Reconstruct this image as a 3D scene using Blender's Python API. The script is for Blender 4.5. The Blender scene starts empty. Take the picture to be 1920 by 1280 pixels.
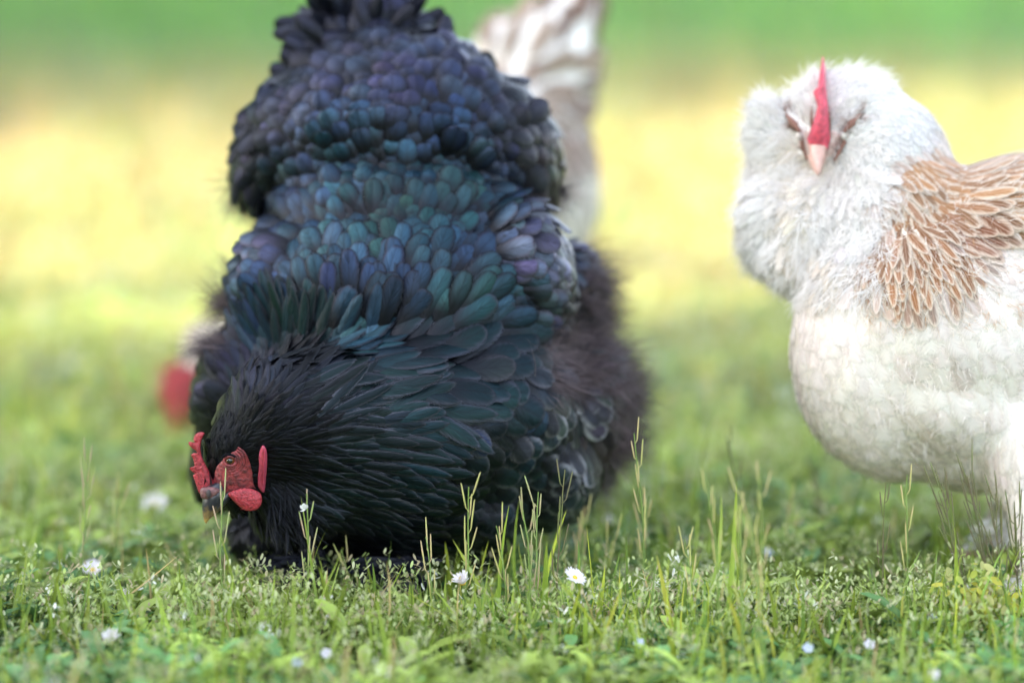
import bpy, math, random
import numpy as np
from mathutils import Vector, Matrix
from mathutils.bvhtree import BVHTree
rng = np.random.default_rng(7)
random.seed(7)
SC = bpy.context.scene
COL = SC.collection
# ------------------------------------------------------------------ camera
H = 0.56; TILT = math.radians(9.04); F = 5280.0
cam = bpy.data.cameras.new('camera'); cam.lens = 99.0; cam.sensor_width = 36.0
cam.clip_start = 0.05; cam.clip_end = 400
cam.dof.use_dof = True; cam.dof.focus_distance = 2.11; cam.dof.aperture_fstop = 1.65
co = bpy.data.objects.new('camera', cam); COL.objects.link(co)
co.location = (0, 0, H); co.rotation_euler = (math.radians(90) - TILT, 0, 0)
SC.camera = co
# ------------------------------------------------------------------ light
SUN_EL = math.radians(33); SUN_AZ_DIR = (0.89, 0.45)          # the way the light travels over the ground
w = bpy.data.worlds.new('World'); SC.world = w; w.use_nodes = True
nt = w.node_tree; bg = nt.nodes['Background']
sky = nt.nodes.new('ShaderNodeTexSky'); sky.sky_type = 'NISHITA'; sky.sun_disc = False
sky.sun_elevation = SUN_EL
dx, dy = -SUN_AZ_DIR[0], -SUN_AZ_DIR[1]                       # towards the sun
sky.sun_rotation = math.atan2(dx, dy)
sky.air_density = 1.0; sky.dust_density = 2.0
sky_sat = nt.nodes.new('ShaderNodeHueSaturation'); sky_sat.inputs['Saturation'].default_value = .55   # sky desaturated to take the blue cast off the shaded hens
nt.links.new(sky.outputs[0], sky_sat.inputs['Color']); nt.links.new(sky_sat.outputs[0], bg.inputs[0]); bg.inputs[1].default_value = 0.15
sl = bpy.data.lights.new('sun', 'SUN'); sl.energy = 2.9; sl.angle = math.radians(0.6); sl.color = (1, 0.89, 0.72)
so = bpy.data.objects.new('sun', sl); COL.objects.link(so)
tv = Vector((dx * math.cos(SUN_EL), dy * math.cos(SUN_EL), math.sin(SUN_EL)))
so.rotation_euler = tv.to_track_quat('Z', 'Y').to_euler()
so.location = (-8, -6, 10)
SC.view_settings.view_transform = 'Standard'; SC.view_settings.look = 'None'
SC.view_settings.exposure = 2.7; SC.view_settings.gamma = 1
SC.cycles.max_bounces = 10; SC.cycles.diffuse_bounces = 7; SC.cycles.glossy_bounces = 3
SC.cycles.transparent_max_bounces = 24; SC.cycles.transmission_bounces = 4; SC.cycles.use_denoising = True
SC.cycles.sample_clamp_indirect = 4

# ------------------------------------------------------------------ helpers
ca, sa = math.cos(TILT), math.sin(TILT)
def ray(u, v):
    a = (np.asarray(u, float) - 960) / F; b = (640 - np.asarray(v, float)) / F
    return np.stack([a + 0 * b, ca + b * sa, -sa + b * ca + 0 * a], -1)
def at(u, v, Y):                       # the place at depth Y along the lawn
    r = ray(u, v); Y = np.asarray(Y, float)
    return np.array([0, 0, H]) + r * (Y / r[..., 1])[..., None]
def ground_y(v, z=0.0):
    r = ray(960, v); return float((z - H) / r[2] * r[1])
def tag(o, label=None, cat=None, group=None, kind=None):
    if label: o['label'] = label
    if cat: o['category'] = cat
    if group: o['group'] = group
    if kind: o['kind'] = kind
    return o
def empty(name, loc, rz=0):
    o = bpy.data.objects.new(name, None); COL.objects.link(o)
    o.location = loc; o.rotation_euler = (0, 0, rz); o.empty_display_size = 0.02
    return o
def link(name, me, mat, parent=None):
    o = bpy.data.objects.new(name, me); COL.objects.link(o)
    if mat is not None: me.materials.append(mat)
    if parent is not None:
        o.parent = parent
        bpy.context.view_layer.update()
        o.matrix_parent_inverse = parent.matrix_world.inverted()
    return o
def np_mesh(name, V, Q, smooth=True, attrs=None, tri=False):
    me = bpy.data.meshes.new(name); k = 3 if tri else 4
    V = np.ascontiguousarray(V, np.float32); Q = np.ascontiguousarray(Q, np.int32)
    me.vertices.add(len(V)); me.vertices.foreach_set('co', V.ravel())
    me.loops.add(Q.size); me.loops.foreach_set('vertex_index', Q.ravel())
    me.polygons.add(len(Q)); me.polygons.foreach_set('loop_start', np.arange(0, Q.size, k, dtype=np.int32))
    me.polygons.foreach_set('use_smooth', np.full(len(Q), smooth))
    for nm, arr in (attrs or {}).items():
        if arr.shape[1] == 3 and nm == 'fuv':
            a = me.attributes.new(nm, 'FLOAT_VECTOR', 'POINT'); a.data.foreach_set('vector', np.ascontiguousarray(arr, np.float32).ravel())
        else:
            if arr.shape[1] == 3: arr = np.concatenate([arr, np.ones((len(arr), 1))], 1)
            a = me.attributes.new(nm, 'FLOAT_COLOR', 'POINT'); a.data.foreach_set('color', np.ascontiguousarray(arr, np.float32).ravel())
    me.update(calc_edges=True); me.validate()
    return me
def unit(a): return a / np.maximum(np.linalg.norm(a, axis=-1, keepdims=True), 1e-9)
PROF = {
 'round': (np.array([0, .25, .5, .7, .84, .93, .985, 1.0]), np.array([.25, .7, .95, 1, .9, .68, .36, .1])),
 'lance': (np.array([0, .2, .4, .6, .76, .88, .96, 1.0]), np.array([.3, .75, 1, .98, .82, .55, .25, .04])),
 'blade': (np.array([0, .3, .6, .85, 1.0]), np.array([.7, 1, .85, .5, .04])),
 'leaf': (np.array([0, .3, .65, .9, 1.0]), np.array([.12, .85, 1, .6, .1])),
 'hair': (np.array([0, .5, 1.0]), np.array([1, .8, .1])),
}
def ribbons(P, T, N, L, W, prof, lift, bend, cA, cB, cup=.12, nu=5, side=0.0):
    """One batch of feathers, blades, leaves or hairs: returns verts, quads, attributes."""
    n = len(P); s, pr = PROF[prof]; nv = len(s); x = np.linspace(-1, 1, nu)
    f = lambda a: np.broadcast_to(np.asarray(a, float), (n,))[:, None, None, None]
    L, W, lift, bend, cup, side = map(f, (L, W, lift, bend, cup, side))
    B = np.cross(T, N)
    T, N, B, P = (a[:, None, None, :] for a in (T, N, B, P))
    S = s[None, :, None, None]; X = x[None, None, :, None]; R = pr[None, :, None, None]
    V = P + T * L * S + N * L * (lift * S - bend * S * S) + B * (W * .5 * R * X + side * L * S * S) - N * W * cup * X * X * R
    V = V.reshape(-1, 3)
    base = (np.arange(n) * nv * nu)[:, None, None]
    i = (np.arange(nv - 1) * nu)[None, :, None]; j = np.arange(nu - 1)[None, None, :]
    a = base + i + j
    Q = np.stack([a, a + 1, a + nu + 1, a + nu], -1).reshape(-1, 4)
    rnd = rng.random(n)
    uv = np.stack(np.broadcast_arrays(x[None, None, :], s[None, :, None], rnd[:, None, None]), -1).reshape(-1, 3)
    rep = lambda c: np.repeat(np.broadcast_to(c, (n, 3)), nv * nu, 0)
    return V, Q, {'fuv': uv, 'cA': rep(cA), 'cB': rep(cB)}
def merge(parts):
    Vs, Qs, A, o = [], [], {}, 0
    for V, Q, at_ in parts:
        Vs.append(V); Qs.append(Q + o); o += len(V)
        for k in at_: A.setdefault(k, []).append(at_[k])
    return np.concatenate(Vs), np.concatenate(Qs), {k: np.concatenate(v) for k, v in A.items()}
def tube_geo(pts, rad, sides=6, cap=True):
    pts = np.asarray(pts, float); n = len(pts)
    tan = unit(np.gradient(pts, axis=0)); ref = np.array([0.13, 0.9, 0.31])
    b1 = unit(np.cross(tan, ref)); b2 = np.cross(tan, b1)
    th = np.linspace(0, 2 * math.pi, sides, endpoint=False)
    rad = np.broadcast_to(rad, (n,))
    V = (pts[:, None] + rad[:, None, None] * (np.cos(th)[None, :, None] * b1[:, None] + np.sin(th)[None, :, None] * b2[:, None])).reshape(-1, 3)
    i = (np.arange(n - 1) * sides)[:, None]; j = np.arange(sides)[None]; k = (j + 1) % sides
    Q = np.stack([i + j, i + k, i + sides + k, i + sides + j], -1).reshape(-1, 4)
    return V, Q
def tubes_mesh(name, tl):
    Vs, Qs, o = [], [], 0
    for p, r, s in tl:
        V, Q = tube_geo(p, r, s); Vs.append(V); Qs.append(Q + o); o += len(V)
    return np_mesh(name, np.concatenate(Vs), np.concatenate(Qs))

# ------------------------------------------------------------------ materials
def new_mat(name):
    m = bpy.data.materials.new(name); m.use_nodes = True
    return m, m.node_tree, m.node_tree.nodes['Principled BSDF']
def nd(nt, t, **kw):
    n = nt.nodes.new(t)
    for k, v in kw.items(): setattr(n, k, v)
    return n
def mth(nt, op, a, b=None, c=None):
    n = nt.nodes.new('ShaderNodeMath'); n.operation = op
    for i, s in enumerate((a, b, c)):
        if s is None: continue
        if hasattr(s, 'links'): nt.links.new(s, n.inputs[i])
        else: n.inputs[i].default_value = s
    return n.outputs[0]
def mixc(nt, fac, a, b, mode='MIX'):
    n = nt.nodes.new('ShaderNodeMix'); n.data_type = 'RGBA'; n.blend_type = mode
    for i, s in ((0, fac), (6, a), (7, b)):
        if hasattr(s, 'links'): nt.links.new(s, n.inputs[i])
        elif i == 0: n.inputs[0].default_value = s
        else: n.inputs[i].default_value = (*s, 1)
    return n.outputs[2]
def attr(nt, nm):
    n = nt.nodes.new('ShaderNodeAttribute'); n.attribute_name = nm; return n
def feather_mat(name, metallic, rough, spec, e0, e1, shaft, streak, trans=0.0, sheen=0.0, fray=0.0, bump=.5, soft=None, base=None, wob=.5):
    """Vane colour cA in the middle, cB at the rim, barbs running out from the shaft."""
    m, nt, p = new_mat(name)
    uv = attr(nt, 'fuv'); sx = nd(nt, 'ShaderNodeSeparateXYZ'); nt.links.new(uv.outputs['Vector'], sx.inputs[0])
    ax = mth(nt, 'ABSOLUTE', sx.outputs[0]); s = sx.outputs[1]; r = sx.outputs[2]
    tip = mth(nt, 'MULTIPLY', mth(nt, 'POWER', s, 7.0), 1.0)
    edge = mth(nt, 'MAXIMUM', ax, tip)
    # barbs
    q = mth(nt, 'SUBTRACT', mth(nt, 'MULTIPLY', s, 17.0), mth(nt, 'MULTIPLY', ax, 7.0))
    cv = nd(nt, 'ShaderNodeCombineXYZ'); nt.links.new(q, cv.inputs[0]); nt.links.new(mth(nt, 'MULTIPLY', r, 91.0), cv.inputs[1])
    nt.links.new(mth(nt, 'MULTIPLY', sx.outputs[0], 1.2), cv.inputs[2])
    nz = nd(nt, 'ShaderNodeTexNoise'); nz.inputs['Scale'].default_value = 1.0; nz.inputs['Detail'].default_value = 3
    nz.inputs['Roughness'].default_value = .7
    nt.links.new(cv.outputs[0], nz.inputs['Vector'])
    barb = nz.outputs['Fac']
    mr = nd(nt, 'ShaderNodeMapRange'); mr.interpolation_type = 'SMOOTHSTEP'
    nt.links.new(mth(nt, 'ADD', edge, mth(nt, 'MULTIPLY', mth(nt, 'SUBTRACT', barb, .5), wob)), mr.inputs[0])
    mr.inputs[1].default_value = e0; mr.inputs[2].default_value = e1
    c = mixc(nt, mr.outputs[0], attr(nt, 'cA').outputs['Color'], attr(nt, 'cB').outputs['Color'])
    g = mth(nt, 'ADD', mth(nt, 'MULTIPLY', mth(nt, 'SUBTRACT', barb, .5), streak), 1.0)
    cg = nd(nt, 'ShaderNodeCombineColor')
    for i in range(3): nt.links.new(g, cg.inputs[i])
    c = mixc(nt, 1.0, c, cg.outputs[0], 'MULTIPLY')
    sh = mth(nt, 'LESS_THAN', ax, .07)
    c = mixc(nt, mth(nt, 'MULTIPLY', sh, .3), c, shaft)
    if base is not None:                                  # dull downy root; the ramp also paints shade below lit tips
        mb = nd(nt, 'ShaderNodeMapRange'); mb.interpolation_type = 'SMOOTHSTEP'; nt.links.new(s, mb.inputs[0])
        mb.inputs[1].default_value = .2; mb.inputs[2].default_value = .8
        c = mixc(nt, mb.outputs[0], base, c)
    nt.links.new(c, p.inputs['Base Color'])
    p.inputs['Metallic'].default_value = metallic; p.inputs['Roughness'].default_value = rough
    p.inputs['Specular IOR Level'].default_value = spec
    if sheen:
        p.inputs['Sheen Weight'].default_value = sheen; p.inputs['Sheen Roughness'].default_value = .5
    b = nd(nt, 'ShaderNodeBump'); b.inputs['Strength'].default_value = bump; b.inputs['Distance'].default_value = .0006
    nt.links.new(barb, b.inputs['Height']); nt.links.new(b.outputs[0], p.inputs['Normal'])
    if soft:
        ml = nd(nt, 'ShaderNodeMapRange'); ml.interpolation_type = 'SMOOTHSTEP'
        nt.links.new(mth(nt, 'ADD', edge, mth(nt, 'MULTIPLY', mth(nt, 'SUBTRACT', barb, .5), 1.0)), ml.inputs[0])
        ml.inputs[1].default_value = soft[0]; ml.inputs[2].default_value = soft[1]; ml.inputs[3].default_value = 1; ml.inputs[4].default_value = 0
        if not trans: nt.links.new(ml.outputs[0], p.inputs['Alpha'])
    if fray:
        al = mth(nt, 'LESS_THAN', mth(nt, 'ADD', edge, mth(nt, 'MULTIPLY', mth(nt, 'SUBTRACT', barb, .5), 1.3)), fray)
        nt.links.new(al, p.inputs['Alpha'])
    if trans:
        out = nt.nodes['Material Output']; tr = nd(nt, 'ShaderNodeBsdfTranslucent'); nt.links.new(c, tr.inputs[0])
        mx = nd(nt, 'ShaderNodeMixShader'); mx.inputs[0].default_value = trans
        nt.links.new(p.outputs[0], mx.inputs[1]); nt.links.new(tr.outputs[0], mx.inputs[2]); last = mx.outputs[0]
        if soft:
            tp = nd(nt, 'ShaderNodeBsdfTransparent'); m2 = nd(nt, 'ShaderNodeMixShader'); nt.links.new(ml.outputs[0], m2.inputs[0])
            nt.links.new(tp.outputs[0], m2.inputs[1]); nt.links.new(last, m2.inputs[2]); last = m2.outputs[0]
        nt.links.new(last, out.inputs[0])
    return m
def plain(name, col, rough=.6, metallic=0, noise=0, nscale=200, bump=0, sss=0, col2=None, spec=.4):
    m, nt, p = new_mat(name)
    p.inputs['Roughness'].default_value = rough; p.inputs['Metallic'].default_value = metallic
    p.inputs['Specular IOR Level'].default_value = spec
    p.inputs['Base Color'].default_value = (*col, 1)
    if noise or bump or col2:
        tc = nd(nt, 'ShaderNodeTexCoord'); nz = nd(nt, 'ShaderNodeTexNoise'); nz.inputs['Scale'].default_value = nscale
        nz.inputs['Detail'].default_value = 4; nt.links.new(tc.outputs['Object'], nz.inputs['Vector'])
        mr = nd(nt, 'ShaderNodeMapRange'); mr.inputs[1].default_value = .35; mr.inputs[2].default_value = .65
        nt.links.new(nz.outputs['Fac'], mr.inputs[0])
        c2 = col2 or tuple(c * (1 - noise) for c in col)
        nt.links.new(mixc(nt, mr.outputs[0], col, c2), p.inputs['Base Color'])
        if bump:
            b = nd(nt, 'ShaderNodeBump'); b.inputs['Strength'].default_value = bump; b.inputs['Distance'].default_value = .001
            nt.links.new(nz.outputs['Fac'], b.inputs['Height']); nt.links.new(b.outputs[0], p.inputs['Normal'])
    if sss:
        p.inputs['Subsurface Weight'].default_value = sss; p.inputs['Subsurface Radius'].default_value = (1, .3, .2)
        p.inputs['Subsurface Scale'].default_value = .003
    return m
def leaf_mat(name, trans=.35, rough=.5, spec=.35):
    m, nt, p = new_mat(name)
    uv = attr(nt, 'fuv'); sx = nd(nt, 'ShaderNodeSeparateXYZ'); nt.links.new(uv.outputs['Vector'], sx.inputs[0])
    c = mixc(nt, sx.outputs[1], attr(nt, 'cA').outputs['Color'], attr(nt, 'cB').outputs['Color'])
    vein = mth(nt, 'LESS_THAN', mth(nt, 'ABSOLUTE', sx.outputs[0]), .08)
    c = mixc(nt, mth(nt, 'MULTIPLY', vein, .25), c, (.3, .4, .15))
    nt.links.new(c, p.inputs['Base Color']); p.inputs['Roughness'].default_value = rough
    p.inputs['Specular IOR Level'].default_value = spec
    out = nt.nodes['Material Output']; tr = nd(nt, 'ShaderNodeBsdfTranslucent'); nt.links.new(c, tr.inputs[0])
    mx = nd(nt, 'ShaderNodeMixShader'); mx.inputs[0].default_value = trans
    nt.links.new(p.outputs[0], mx.inputs[1]); nt.links.new(tr.outputs[0], mx.inputs[2]); nt.links.new(mx.outputs[0], out.inputs[0])
    return m
M_BLACK = feather_mat('black_iridescent_feather', .7, .34, .35, .5, .9, (.003, .003, .005), 1.9, soft=(.8, 1.25), bump=.9, base=(.008, .009, .013))
M_HACK = feather_mat('black_hackle_feather', .6, .33, .3, .45, .85, (.003, .004, .006), 2.2, soft=(.75, 1.2), bump=.9)
M_DOWN = feather_mat('dark_down', .0, .6, .35, .5, .95, (.02, .015, .015), .8, trans=.15, soft=(.5, 1.2))
M_WHITE = feather_mat('white_feather', 0, .6, .25, .5, .9, (.8, .78, .72), .2, trans=.3, soft=(.25, 1.1), bump=.2)
M_WHITE_D = feather_mat('white_down', 0, .7, .15, .6, 1.0, (.8, .78, .72), .1, trans=.35, bump=.1)
M_WHITE_S = feather_mat('white_body_feather', 0, .65, .2, .6, 1.0, (.84, .81, .77), .04, trans=.3, bump=.03, soft=(.0, .95))
M_LACE = feather_mat('salmon_laced_feather', 0, .6, .2, .15, 1.0, (.7, .5, .4), .6, trans=.2, soft=(.55, 1.15), wob=1.2)
M_SKIN_D = plain('dark_hen_body', (.006, .006, .008), .95, spec=.05)
M_SKIN_W = plain('white_hen_body', (.84, .81, .77), .8)
M_RED = plain('red_skin', (.42, .04, .055), .42, noise=.5, nscale=560, bump=1.3, sss=.25, spec=.4)
M_FACE = plain('red_face_skin', (.30, .045, .05), .45, nscale=260, bump=1.8, sss=.1, col2=(.10, .025, .03))
M_LOBE = plain('pink_earlobe', (.50, .07, .12), .45, noise=.35, nscale=260, bump=.6, sss=.3)
M_EYE_O = plain('amber_iris', (.16, .05, .012), .12, noise=.5, nscale=900, spec=.8)
M_EYE_B = plain('black_pupil', (.004, .004, .004), .05, spec=1)
M_FLESH = plain('pale_beak', (.62, .38, .32), .45, noise=.2, nscale=300)
M_LEAF = leaf_mat('meadow_leaf')

# ------------------------------------------------------------------ ground
def hill(x, y):
    return .006 * np.sin(x * 3.1 + 1) * np.cos(y * 2.3) + .004 * np.sin(x * 7.7 + y * 5.1)
m, nt, p = new_mat('lawn_soil')
tc = nd(nt, 'ShaderNodeTexCoord'); nz = nd(nt, 'ShaderNodeTexNoise'); nz.inputs['Scale'].default_value = 9; nz.inputs['Detail'].default_value = 8
nt.links.new(tc.outputs['Object'], nz.inputs['Vector'])
cr = nd(nt, 'ShaderNodeValToRGB'); nt.links.new(nz.outputs['Fac'], cr.inputs[0])
cr.color_ramp.elements[0].position = .35; cr.color_ramp.elements[0].color = (.05, .11, .03, 1)
cr.color_ramp.elements[1].position = .7; cr.color_ramp.elements[1].color = (.16, .24, .07, 1)
nt.links.new(cr.outputs[0], p.inputs['Base Color']); p.inputs['Roughness'].default_value = .9
xs = np.concatenate([np.linspace(-70, -4, 12), np.linspace(-3, 3, 61), np.linspace(4, 70, 12)])
ys = np.concatenate([np.linspace(-30, 0, 6), np.linspace(.5, 12, 90), np.linspace(14, 110, 12)])
X, Y = np.meshgrid(xs, ys); V = np.stack([X, Y, hill(X, Y)], -1).reshape(-1, 3)
nx, ny = len(xs), len(ys); a = (np.arange(ny - 1) * nx)[:, None] + np.arange(nx - 1)[None]
g = link('ground', np_mesh('ground', V, np.stack([a, a + 1, a + nx + 1, a + nx], -1).reshape(-1, 4)), m)
tag(g, kind='structure')

# ------------------------------------------------------------------ lawn
GREENS = np.array([[.23, .36, .055], [.15, .29, .06], [.34, .44, .06], [.42, .46, .08], [.11, .24, .06], [.50, .46, .12]])
def patch(x, y, k=1.0, ph=0.0):
    return .5 + .5 * np.sin(x * 4.3 * k + 1.7 * np.sin(y * 2.9 * k + ph) + ph) * np.cos(y * 3.7 * k + 1.3 * np.sin(x * 5.1 * k) + 2 * ph)
def scatter(n, y0, y1, margin=.25):
    y = y0 + (y1 - y0) * rng.random(n) ** 1.0
    # even density per area: widths grow with y
    keep = rng.random(n) < (.19 * y + margin) / (.19 * y1 + margin); y = y[keep]
    x = (rng.random(len(y)) * 2 - 1) * (.19 * y + margin)
    return x, y
def rand_dir(n):
    a = rng.random(n) * 2 * math.pi; return np.stack([np.cos(a), np.sin(a), np.zeros(n)], -1)
UP = np.array([0, 0, 1.0])
def turf(y0, y1, nb, nl, nf, sc, margin=.25):
    out = []
    # blades
    x, y = scatter(nb, y0, y1, margin); n = len(x)
    h = rand_dir(n); tilt = rng.uniform(.05, .9, n)[:, None]
    T = unit(UP * (1 - tilt * .6) + h * tilt); N = unit(UP - T * T[:, 2:3] + h * 1e-3)
    pt = patch(x, y); pt2 = patch(x, y, 2.7, 2.0)
    ci = np.clip((pt * 3.2 + rng.normal(0, 1.1, n)), 0, 5).astype(int)
    c = GREENS[ci] * rng.uniform(.7, 1.3, n)[:, None]
    # yellow of the sunlit band put into the blade colour
    sun_tint = np.clip((y - 2.5) / 1.6, 0, 1) * np.clip((10 - y) / 3, 0, 1)
    sun_tint = (sun_tint * (.25 + .75 * patch(x, y, 1.4, 3.0)) * .85)[:, None]
    c = c * (1 + sun_tint * np.array([.25, -.15, 1.5]))
    c = c * (1 - sun_tint) + np.array([.54, .32, .17]) * sun_tint * rng.uniform(.5, 1.3, n)[:, None]
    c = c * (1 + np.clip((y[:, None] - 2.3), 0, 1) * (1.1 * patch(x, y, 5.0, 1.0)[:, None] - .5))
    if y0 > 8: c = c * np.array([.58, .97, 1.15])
    c = c * (.72 + .5 * patch(x, y, 2.2, .5))[:, None]
    straw = rng.random((n, 1)) < .06; c = np.where(straw, np.array([.5, .42, .22]) * rng.uniform(.6, 1.1, (n, 1)), c)
    tipc = c * np.array([1.25, 1.1, 1.0]) + np.array([.03, .02, 0])
    P = np.stack([x, y, hill(x, y)], -1)
    L = rng.gamma(5, .0062, n) * sc * (0.7 + .6 * pt2); W = rng.uniform(.0014, .0042, n) * sc
    out.append(ribbons(P, T, -N, L, W, 'blade', 0, rng.uniform(-.1, .45, n), c, tipc, cup=.25, nu=3, side=rng.uniform(-.2, .2, n)))
    # small leaves of clover, chickweed and other herbs
    x, y = scatter(nl, y0, y1, margin); n = len(x); pt = patch(x, y, 1.6, 4.0); pt3 = patch(x, y, 5.0, 1.0)
    h = rand_dir(n); T = unit(h + UP * rng.uniform(-.2, .9, n)[:, None]); N = unit(np.cross(np.cross(T, UP), T))
    hh = rng.random(n) ** .7 * (.012 + .022 * pt3) * sc
    P = np.stack([x, y, hill(x, y) + hh], -1)
    big = (rng.random(n) < .12)
    L = np.where(big, rng.uniform(.016, .036, n), rng.uniform(.005, .014, n)) * sc; W = L * np.where(big, .38, rng.uniform(.45, .75, n))
    c = np.where((pt[:, None] + rng.normal(0, .25, n)[:, None]) > .5, np.array([[.17, .32, .08]]), np.array([[.40, .48, .075]]))
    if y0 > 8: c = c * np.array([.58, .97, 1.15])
    c = c * np.array([.92, 1, 1.4])
    leaf_sun = (np.clip((y - 2.7) / 1.6, 0, 1) * np.clip((10 - y) / 3, 0, 1) * (.3 + .7 * patch(x, y, 1.4, 3.0)))[:, None]  # sunlit yellow put into the leaf colour too
    c = c * (1 - .6 * leaf_sun) + np.array([.50, .34, .22]) * .6 * leaf_sun
    c = c * (.65 + .6 * patch(x, y, 2.2, .5))[:, None] * rng.uniform(.55, 1.35, n)[:, None] * np.array([1, 1, 1.0])
    out.append(ribbons(P, T, N, L, W, 'leaf', .2, .3, c * .9, c * 1.15, cup=-.18, nu=3))
    # seed heads, buds and pale florets
    x, y = scatter(nf, y0, y1, margin); n = len(x); k = 6
    pt = patch(x, y, 2.2, 5.0); sel = rng.random(n) < .25 + .75 * pt; x, y = x[sel], y[sel]; n = len(x)
    top = np.stack([x, y, hill(x, y) + rng.uniform(.018, .05, n) * sc], -1)
    stem_c = np.array([.26, .34, .10]); hcol = np.array([[.44, .50, .22], [.38, .48, .18], [.52, .55, .32], [.38, .48, .13], [.46, .40, .24]])[rng.integers(0, 5, n)]
    hcol = np.where(rng.random((n, 1)) < (.02 if y0 < 2.5 else .16), np.array([[.8, .8, .74]]), hcol)
    h = rand_dir(n); Pb = top - UP * (top[:, 2:3]) - h * .012 * sc
    T0 = unit(top - Pb); L0 = np.linalg.norm(top - Pb, axis=1)
    N0 = unit(np.cross(T0, unit(h + .01) [:, [1, 0, 2]] * np.array([-1, 1, 0]) + np.array([0, 0, .01])))
    out.append(ribbons(Pb, T0, N0, L0, .0007 * sc, 'blade', 0, 0, stem_c * np.ones((n, 3)), stem_c * np.ones((n, 3)), nu=2))
    tp = np.repeat(top, k, 0) + rng.normal(0, .0035, (n * k, 3)) * sc
    Th = unit(rand_dir(n * k) + UP * rng.uniform(.1, 1.6, n * k)[:, None]); Nh = unit(np.cross(np.cross(Th, UP + .01), Th))
    hc = np.repeat(hcol, k, 0) * rng.uniform(.75, 1.2, n * k)[:, None]
    out.append(ribbons(tp, Th, Nh, rng.uniform(.0025, .006, n * k) * sc, .0018 * sc, 'leaf', 0, 0, hc, hc, nu=3))
    return out
lawn = []
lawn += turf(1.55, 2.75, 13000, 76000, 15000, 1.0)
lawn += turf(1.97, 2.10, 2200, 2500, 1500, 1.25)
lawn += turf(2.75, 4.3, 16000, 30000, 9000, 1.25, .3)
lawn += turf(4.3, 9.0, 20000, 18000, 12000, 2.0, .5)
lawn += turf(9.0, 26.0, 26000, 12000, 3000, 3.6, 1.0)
V, Q, A = merge(lawn)
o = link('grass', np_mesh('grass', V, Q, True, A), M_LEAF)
tag(o, 'short lawn of mixed grass, clover and weeds under the hens', 'grass', kind='stuff')
del lawn, V, Q, A

# ------------------------------------------------------------------ hens: surfaces
def sphere_pts(nu=28, nv=16):
    th = np.linspace(0, math.pi, nv + 1)[1:-1]; ph = np.linspace(0, 2 * math.pi, nu, endpoint=False)
    V = [[0, 0, 1]] + [[math.sin(t) * math.cos(q), math.sin(t) * math.sin(q), math.cos(t)] for t in th for q in ph] + [[0, 0, -1]]
    Fc = []
    for j in range(nu):
        Fc.append((0, 1 + j, 1 + (j + 1) % nu))
        b = 1 + (nv - 2) * nu; Fc.append((b + j, len(V) - 1, b + (j + 1) % nu))
    for i in range(nv - 2):
        for j in range(nu):
            a_ = 1 + i * nu + j; b_ = 1 + i * nu + (j + 1) % nu
            Fc.append((a_, a_ + nu, b_ + nu, b_))
    return np.array(V), Fc
SPH = sphere_pts()
class Frame:
    """Body coordinates: u, v as seen, w depth behind the hen's head plane, in units of 1/k metre."""
    def __init__(s, Y0, k): s.Y0 = Y0; s.k = k
    def __call__(s, u, v, w=0): return at(u, v, s.Y0 + np.asarray(w, float) / s.k)
def blob_body(fr, ells, voxel, smooth):
    V, Fc, o = [], [], 0
    for e in ells:
        u, v, w_, ru, rv, rw = e[:6]; ang = math.radians(e[6]) if len(e) > 6 else 0
        q = SPH[0] * np.array([ru, rv, rw]); c_, s_ = math.cos(ang), math.sin(ang)
        qu = q[:, 0] * c_ - q[:, 1] * s_; qv = q[:, 0] * s_ + q[:, 1] * c_
        V.append(fr(u + qu, v + qv, w_ + q[:, 2])); Fc += [tuple(i + o for i in f_) for f_ in SPH[1]]; o += len(q)
    me = bpy.data.meshes.new('t'); me.from_pydata(np.concatenate(V).tolist(), [], Fc); me.update()
    import bmesh
    bm = bmesh.new(); bm.from_mesh(me); bmesh.ops.recalc_face_normals(bm, faces=bm.faces); bm.to_mesh(me); bm.free()
    ob = bpy.data.objects.new('t', me); COL.objects.link(ob)
    r = ob.modifiers.new('r', 'REMESH'); r.mode = 'VOXEL'; r.voxel_size = voxel; r.use_smooth_shade = True
    sm = ob.modifiers.new('s', 'SMOOTH'); sm.factor = .5; sm.iterations = smooth
    dg = bpy.context.evaluated_depsgraph_get(); out = bpy.data.meshes.new_from_object(ob.evaluated_get(dg))
    bpy.data.objects.remove(ob); bpy.data.meshes.remove(me)
    return out
def surface_samples(me, n):
    me.calc_loop_triangles()
    nv = len(me.vertices); co_ = np.empty(nv * 3, np.float32); me.vertices.foreach_get('co', co_); co_ = co_.reshape(-1, 3)
    no = np.empty(nv * 3, np.float32); me.vertices.foreach_get('normal', no); no = no.reshape(-1, 3)
    t = np.empty(len(me.loop_triangles) * 3, np.int32); me.loop_triangles.foreach_get('vertices', t); t = t.reshape(-1, 3)
    A, B, C = co_[t[:, 0]], co_[t[:, 1]], co_[t[:, 2]]
    ar = np.linalg.norm(np.cross(B - A, C - A), axis=1); k = rng.choice(len(t), n, p=ar / ar.sum())
    r1 = np.sqrt(rng.random(n))[:, None]; r2 = rng.random(n)[:, None]
    f = lambda a: (1 - r1) * a[t[k, 0]] + r1 * (1 - r2) * a[t[k, 1]] + r1 * r2 * a[t[k, 2]]
    return f(co_).astype(float), unit(f(no).astype(float))
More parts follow.
